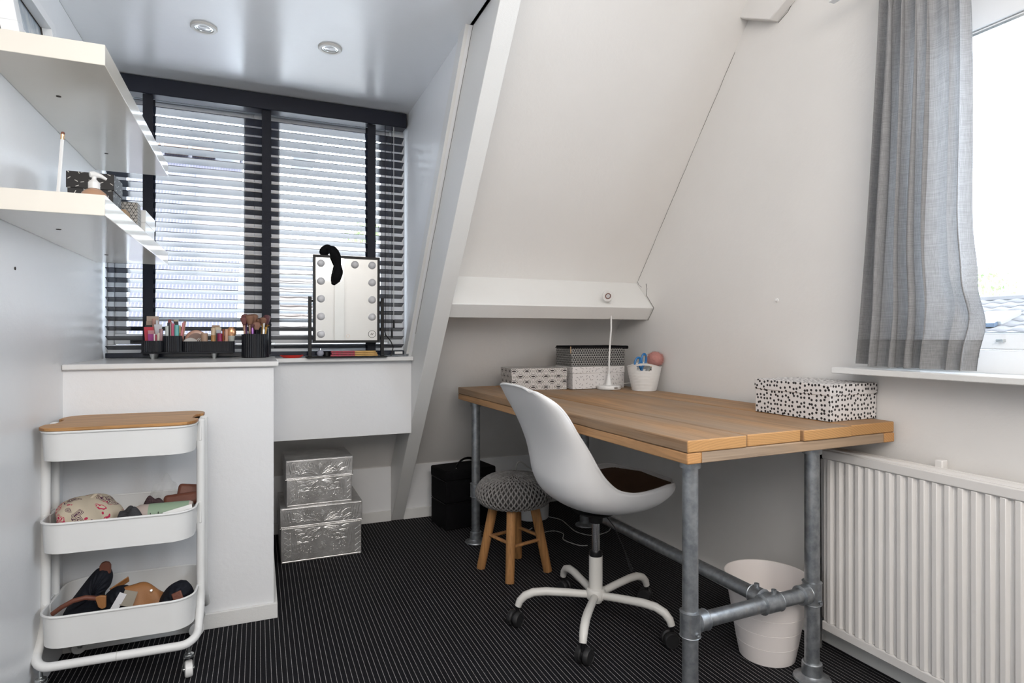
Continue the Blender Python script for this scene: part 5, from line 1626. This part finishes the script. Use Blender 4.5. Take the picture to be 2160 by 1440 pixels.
# ------------------------------------------------------------------ trolley
tcx, tcy = -0.373, 2.213
TRZ = R(-2.0)
tr = thing('trolley', 'white three tier metal trolley on casters in front of the boxed cupboard', 'trolley', (tcx, tcy, 0.0), TRZ)
TM = MTX[tr.name]
HX, HY = 0.196, 0.152
def rrect(hx, hy, r, n=7):
    out = []
    for sx, sy, a0 in ((1, 1, 0), (-1, 1, 90), (-1, -1, 180), (1, -1, 270)):
        for k in range(n + 1):
            a = R(a0 + 90 * k / n)
            out.append((sx * (hx - r) + r * math.cos(a), sy * (hy - r) + r * math.sin(a)))
    return out
def tray(z0, z1):
    o1, o0 = rrect(HX, HY, 0.062), rrect(HX - 0.003, HY - 0.003, 0.062)
    i1 = rrect(HX - 0.002, HY - 0.002, 0.061)
    i0 = rrect(HX - 0.005, HY - 0.005, 0.061)
    m = len(o1)
    vs = [(x, y, z0) for x, y in o0] + [(x, y, z1) for x, y in o1] + [(x, y, z1) for x, y in i1] + [(x, y, z0 + 0.002) for x, y in i0]
    fs = []
    for j in range(3):
        for i in range(m):
            k = (i + 1) % m
            fs.append((j * m + i, j * m + k, (j + 1) * m + k, (j + 1) * m + i))
    fs += [tuple(range(m - 1, -1, -1)), tuple(3 * m + i for i in range(m))]
    return G().add(vs, fs), [(x, y, z1) for x, y in rrect(HX + 0.001, HY + 0.001, 0.062)]
TRAYS = [(0.683, 0.765), (0.421, 0.507), (0.154, 0.244)]
for z0, z1 in TRAYS:
    gt, rim = tray(z0, z1)
    tt_ = add('tray', gt, MAT['white_metal'], tr, local=True, sharp=50)
    add('tray_rim', G().tube(rim, 0.0036, 8, True), MAT['white_metal'], tt_, local=True)
PX = 0.2055
for sy in (-1, 1):
    def leg_path():
        p = []
        for sx in (-1, 1):
            q = [(sx * PX, sy * 0.038, 0.768), (sx * PX, sy * 0.038, 0.30), (sx * PX, sy * 0.040, 0.22), (sx * PX, sy * 0.050, 0.185), (sx * PX, sy * 0.075, 0.155), (sx * PX, sy * 0.105, 0.127)]
            for k in range(7):
                a = R(90 * k / 6)
                q.append((sx * (PX - 0.045 * (1 - math.cos(a))), sy * (0.105 + 0.045 * math.sin(a)), 0.127 - 0.020 * math.sin(a)))
            p.append(q)
        return p[0] + p[1][::-1]
    fr_ = add('frame_tube', G().tube(leg_path(), 0.0125, 14), MAT['white_metal'], tr, local=True)
    add('joint', G().cyl((-0.0012, sy * 0.15, 0.107), (0.0012, sy * 0.15, 0.107), 0.0130, n=16), MAT['cable'], fr_, local=True)
    for sx in (-1, 1):
        add('post_cap', G().ball((sx * PX, sy * 0.038, 0.768), (0.0125, 0.0125, 0.006), 14, 6), MAT['white_plastic'], fr_, local=True)
for z0, z1 in TRAYS:
    for sx in (-1, 1):
        add('clamp', G().box(sx * (PX) - 0.004, -0.052, z0 + 0.022, sx * PX + 0.004, 0.052, z1 + 0.004).box(sx * (PX - 0.010) - 0.003, -0.045, z0 + 0.02, sx * (PX - 0.010) + 0.003, 0.045, z1 + 0.002), MAT['white_metal'], tr, local=True, bevel=0.002)
        for sy in (-1, 1):
            add('bolt', G().ball((sx * (HX - 0.008), sy * 0.036, z0 + 0.018), 0.005, 10, 6), MAT['zinc'], tr, local=True)
for sx in (-1, 1):
    for sy in (-1, 1):
        wx, wy = sx * 0.185, sy * 0.143
        an = R((70, -55, 10, 100)[(sx + 1) + (sy + 1) // 2])
        ax = Vector((math.cos(an), math.sin(an), 0))
        fw = Vector((-ax.y, ax.x, 0))
        wc = Vector((wx, wy, 0.0245)) + fw * 0.014
        m = ax.to_track_quat('Z', 'Y').to_matrix()
        wl_ = add('caster', G().lathe([(0, -0.011), (0.020, -0.011), (0.0235, -0.009), (0.0245, -0.005), (0.0245, 0.005), (0.0235, 0.009), (0.020, 0.011), (0, 0.011)], wc, 26, m), MAT['white_plastic'], tr, local=True)
        gk = G().lathe([(0, 0), (0.0135, 0), (0.0145, 0.004), (0.0135, 0.009), (0.008, 0.011), (0.005, 0.013), (0.005, 0.032), (0, 0.032)], (wx, wy, 0.067), 20)
        top = Vector((wx, wy, 0.069))
        for s in (-1, 1):
            o = ax * s * 0.0138
            u = ax * s * 0.0008
            quad = [top + o - fw * 0.011, top + o + fw * 0.012, wc + o + fw * 0.006 + Vector((0, 0, -0.004)), wc + o - fw * 0.007 + Vector((0, 0, -0.003))]
            gk.add([p - u for p in quad] + [p + u for p in quad], [(0, 1, 2, 3), (7, 6, 5, 4), (0, 4, 5, 1), (1, 5, 6, 2), (2, 6, 7, 3), (3, 7, 4, 0)])
        gk.cyl(wc - ax * 0.016, wc + ax * 0.016, 0.0045, n=10)
        add('caster_fork', gk, MAT['zinc'], wl_, local=True, bevel=0.0004)

# wooden lid lying on the top tray
bd = []
for x, y in rrect(HX + 0.006, HY + 0.002, 0.058, 9):
    bd.append((x, y))
def notch(poly):
    out = []
    for i, (x, y) in enumerate(poly):
        out.append((x, y))
        x2, y2 = poly[(i + 1) % len(poly)]
        if abs(x - x2) < 0.02 and abs(y - y2) > 0.15:      # long side run at left / right
            s = 1 if x > 0 else -1
            d = 1 if y2 > y else -1
            for yy, xx in ((-0.062, 0.0), (-0.056, 0.010), (-0.044, 0.020), (0.0, 0.0225), (0.044, 0.020), (0.056, 0.010), (0.062, 0.0)):
                out.append((x - s * xx, yy * d))
    return out
add('board', G().prism([tuple((TM @ Vector((x, y, 0)))[:2]) for x, y in notch(bd)], 'z', 0.7690, 0.7785), MAT['bamboo'], bevel=0.002,
    label='light wooden board with rounded notches lying on the trolley top', cat='board', loc=(tcx, tcy, 0.769))
W = lambda x, y, z: tuple(TM @ Vector((x, y, z)))

# middle tray
ZM = 0.4235
pb = thing('pouch', 'cream floral cotton pouch bulging from the middle trolley tray', 'pouch', W(-0.105, -0.02, ZM), TRZ)
def pouch(a, b):
    th, ph = a * 2 * math.pi, b * math.pi
    r = 1 + 0.07 * math.sin(3 * th + 1) + 0.05 * math.sin(5 * th + 4 * ph) + 0.03 * math.sin(11 * th)
    x, y, z = 0.082 * r * math.sin(ph) * math.cos(th), 0.098 * r * math.sin(ph) * math.sin(th), -0.064 * math.cos(ph)
    z += 0.012 * math.sin(ph) * math.sin(2 * th) - 0.10 * x
    return (x, y, max(0.0, z + 0.064))
add('pouch_body', G().grid(pouch, 48, 24, True), MAT['floral'], pb, local=True, sharp=180)
add('drawstring', G().tube([(0.01, -0.01, 0.120), (0.018, 0.0, 0.128), (0.028, 0.005, 0.127), (0.036, 0.0, 0.115)], 0.005, 8), MAT['floral'], pb, local=True)
gl_ = thing('gloves', 'dark grey folded fabric in the middle of the trolley tray', 'fabric', W(0.01, -0.06, ZM), TRZ)
def drape(cx_, cy_, lx, ly, hh, seed):
    rnd = random.Random(seed)
    ph = [rnd.uniform(0, 6) for _ in range(6)]
    def fn(a, b):
        x, y = (a - 0.5) * lx, (b - 0.5) * ly
        e = max(0.0, min(1, 4 * min(a, 1 - a))) ** 0.5 * max(0.0, min(1, 4 * min(b, 1 - b))) ** 0.5
        z = e * hh * (0.75 + 0.18 * math.sin(9 * a + ph[0] + 3 * b) + 0.14 * math.sin(13 * b + ph[1]) + 0.07 * math.sin(23 * a + ph[2] - 8 * b))
        return (cx_ + x, cy_ + y, z)
    return fn
add('fold', G().grid(drape(0, 0, 0.15, 0.13, 0.086, 3), 34, 24), cloth('charcoal_fabric', (0.03, 0.031, 0.034), (0.07, 0.07, 0.075)), gl_, local=True, sharp=180)
add('fold', G().grid(drape(0.05, 0.055, 0.14, 0.10, 0.098, 4), 30, 20), cloth('dark_print_fabric', (0.018, 0.014, 0.016), (0.09, 0.055, 0.06)), gl_, local=True, sharp=180)
bt = thing('lotion_bottle', 'pale lotion bottle with green label lying in the middle trolley tray', 'bottle', W(0.10, -0.045, ZM + 0.062), TRZ)
RY_ = Matrix.Rotation(R(90), 3, 'Y')
add('bottle', G().lathe([(0, -0.075), (0.024, -0.075), (0.030, -0.062), (0.030, 0.075), (0.026, 0.083), (0, 0.083)], (0, 0, 0), 28, RY_), plain('pale_rose_plastic', (0.50, 0.42, 0.38), 0.35), bt, local=True)
add('label_band', G().lathe([(0.0303, -0.037), (0.0303, 0.074)], (0, 0, 0), 28, RY_), plain('sage_label', (0.27, 0.37, 0.26), 0.5), bt, local=True)
gk = G()
for k, hgt in enumerate((.008, .004, .010, .004, .004, .009, .003, .010, .004)):
    xx = -0.03 + k * 0.0105
    for q in range(4):
        a = R(-8 + q * 0) 
    gk.add([(xx, -0.0306, 0.002), (xx + 0.0022, -0.0306, 0.002), (xx + 0.0022, -0.0300, 0.002 + hgt), (xx, -0.0300, 0.002 + hgt)], [(0, 1, 2, 3)])
add('label_print', gk, MAT['black'], bt, local=True)
wt = thing('label_tag', 'white paper tag with black barcode at the right of the trolley tray', 'tag', W(0.150, -0.100, ZM + 0.056), TRZ + R(6))
add('tag', G().obox((0, 0, 0.014), (0.080, 0.004, 0.032), (R(-35), R(-12), 0)), MAT['white_plastic'], wt, local=True, bevel=0.001)
gk = G()
for k, wd_ in enumerate((.0012, .002, .001, .0028, .0012, .002)):
    gk.obox((0.006 + k * 0.0042, -0.0022 - 0.001, 0.0145 + k * 0.0009), (wd_, 0.0008, 0.010), (R(-35), R(-12), 0))
add('barcode', gk, MAT['black'], wt, local=True)
br_ = thing('hairbrush_pack', 'brown rounded brush sleeve in the back right of the middle tray', 'brush', W(0.14, 0.03, ZM), TRZ)
add('pad', G().obox((0.022, 0.035, 0.098), (0.074, 0.022, 0.044), (R(-20), R(8), 0)), MAT['brown'], br_, local=True, bevel=0.010, seg=3)
add('pad', G().obox((0.000, 0.012, 0.076), (0.105, 0.03, 0.042), (R(-30), R(-4), 0)), MAT['brown'], br_, local=True, bevel=0.012, seg=3)
fb = thing('film_bag', 'crinkled clear plastic bag in the back right of the middle tray', 'bag', W(0.095, 0.05, ZM), TRZ)
add('film', G().grid(lambda a, b: ((a - 0.5) * 0.135 * (1 - 0.35 * b), 0.03 + 0.018 * math.sin(7 * a + 5 * b) + 0.008 * math.sin(23 * a - 11 * b), 0.03 + b * 0.125 * (1 - 0.35 * abs(a - 0.42) * 2) + 0.005 * math.sin(19 * a)), 26, 18), MAT['film'], fb, local=True, sharp=20)

# bottom tray
ZB = 0.1565
b1 = thing('folded_bag', 'navy nylon bag with tan leather flap slumped in the bottom trolley tray', 'bag', W(-0.05, 0.0, ZB), TRZ)
def blob(pts, thick, n=30):
    """soft body from a front outline (x,z), pushed out front and back"""
    import mathutils.geometry
    cxm = sum(p[0] for p in pts) / len(pts); czm = sum(p[1] for p in pts) / len(pts)
    m = len(pts)
    vs, fs = [], []
    rings = 7
    for side in (-1, 1):
        for j in range(rings):
            t = j / (rings - 1)
            for k, (x, z) in enumerate(pts):
                q = 1 - t
                f = math.sqrt(max(0, 1 - q * q))
                vs.append((cxm + (x - cxm) * q, side * thick * f * (0.88 + 0.12 * math.sin(k * 1.7 + j)), czm + (z - czm) * q))
    for sd in range(2):
        o = sd * rings * m
        for j in range(rings - 1):
            for k in range(m):
                l = (k + 1) % m
                q = (o + j * m + k, o + j * m + l, o + (j + 1) * m + l, o + (j + 1) * m + k)
                fs.append(q if sd else q[::-1])
    return G().add(vs, fs)
def smooth(pts, n=5):
    out = []
    for i in range(len(pts)):
        a, b, c, d = pts[i - 1], pts[i], pts[(i + 1) % len(pts)], pts[(i + 2) % len(pts)]
        for k in range(n):
            out.append(tuple(cat(a[j], b[j], c[j], d[j], k / n) for j in (0, 1)))
    return out
def shift(g, dx, dy, dz):
    g.v = [(x + dx, y + dy, max(z + dz, 0.001)) for x, y, z in g.v]
    return g
main = smooth([(-0.105, 0.003), (-0.098, 0.045), (-0.072, 0.085), (-0.035, 0.135), (-0.015, 0.152), (0.010, 0.154), (0.022, 0.128), (0.016, 0.095), (0.0, 0.07), (0.004, 0.03), (0.01, 0.003)])
add('bag_body', shift(blob(main, 0.045), -0.02, 0.02, 0.006), MAT['nylon'], b1, local=True, sharp=180, sub=1)
side2 = smooth([(-0.01, 0.003), (-0.004, 0.07), (0.022, 0.098), (0.055, 0.102), (0.085, 0.075), (0.100, 0.035), (0.112, 0.003)])
add('bag_fold', shift(blob(side2, 0.05), -0.012, -0.01, 0.002), MAT['nylon'], b1, local=True, sharp=180, sub=1)
add('top_tab', G().prism([(-0.032, 0.140), (-0.032, 0.166), (-0.027, 0.175), (-0.017, 0.178), (-0.007, 0.175), (-0.002, 0.166), (-0.002, 0.140)], 'y', 0.006, 0.020), MAT['brown'], b1, local=True, bevel=0.003)
add('leather_flap', G().grid(lambda a, b: (0.048 + a * 0.108 - 0.010 * b, -0.062 + 0.05 * b + 0.010 * math.sin(3 * a), (0.118 - 0.050 * a ** 1.6 - 0.02 * (1 - a) ** 3) * (0.08 + 0.92 * math.sin(min(1, b * 1.1) * 1.57)) + 0.004 * math.sin(9 * a + 3 * b)), 24, 16), MAT['tan'], b1, local=True, solid=0.003, sharp=180)
add('leather_flap', G().grid(lambda a, b: (0.000 + a * 0.05, 0.00 - 0.012 * b, 0.080 + 0.032 * a + 0.028 * b - 0.01 * b * b), 8, 8), MAT['tan'], b1, local=True, solid=0.003, sharp=180)
add('snap', G().lathe([(0, 0.002), (0.0035, 0.0015), (0.0042, 0.0)], (0.118, -0.046, 0.0905), 14, Matrix.Rotation(R(60), 3, 'X')), MAT['zinc'], b1, local=True)
add('handle', G().tube([(-0.128, -0.075, 0.070), (-0.105, -0.082, 0.088), (-0.075, -0.085, 0.104), (-0.045, -0.082, 0.108), (-0.022, -0.076, 0.100), (-0.012, -0.07, 0.092)], 0.0068, 10), MAT['brown'], b1, local=True)
add('handle_tab', G().prism([(-0.022, 0.104), (-0.008, 0.107), (0.006, 0.104), (0.006, 0.070), (-0.004, 0.066), (-0.014, 0.074)], 'y', -0.082, -0.072), MAT['tan'], b1, local=True, bevel=0.002)
add('care_label', G().obox((0.036, -0.072, 0.078), (0.020, 0.002, 0.052), (R(-12), R(28), 0)), MAT['bulb'], b1, local=True)
add('care_label', G().obox((0.062, -0.068, 0.083), (0.036, 0.002, 0.044), (R(-15), R(18), 0)), plain('beige_woven_label', (0.30, 0.27, 0.22), 0.8), b1, local=True)
b2 = thing('folded_bag', 'small navy nylon bag with reddish tab at the right of the bottom tray', 'bag', W(0.135, -0.03, ZB), TRZ)
add('bag_body', shift(blob(smooth([(-0.055, 0.003), (-0.050, 0.045), (-0.025, 0.088), (0.010, 0.106), (0.036, 0.096), (0.052, 0.060), (0.050, 0.003)]), 0.060), 0.0, -0.005, 0.0), MAT['nylon'], b2, local=True, sharp=180, sub=1)
add('leather_tab', G().obox((0.012, -0.0645, 0.080), (0.028, 0.006, 0.026), (R(-14), R(-20), 0)), MAT['brown'], b2, local=True, bevel=0.004, seg=3)

# ------------------------------------------------------------------ ceiling spots
for x, y, w in ((-0.175, 2.364, 'left'), (0.249, 2.351, 'right')):
    t = thing('ceiling_spot', w + ' of the two round white spotlights in the dormer ceiling', 'spotlight', (x, y, 2.118), 0, 'spotlights in the dormer ceiling')
    F = Matrix.Diagonal((1, 1, -1))
    add('trim_ring', G().lathe([(0.026, 0.0), (0.0435, 0.0), (0.0435, 0.004), (0.041, 0.007), (0.031, 0.0075), (0.029, 0.004), (0.026, -0.003)], (x, y, 2.118), 36, F), MAT['chair_white'], t)
    add('inner_ring', G().lathe([(0.0, 0.0005), (0.027, 0.001), (0.029, 0.0045), (0.0245, 0.005), (0.0235, 0.0025), (0, 0.002)], (x, y, 2.118), 30, F), MAT['zinc'], t)
    add('lamp_lens', G().lathe([(0, 0.0055), (0.010, 0.005), (0.019, 0.0032), (0.020, 0.002)], (x, y, 2.118), 24, F), plain('spot_glass', (0.75, 0.75, 0.76), 0.15), t)
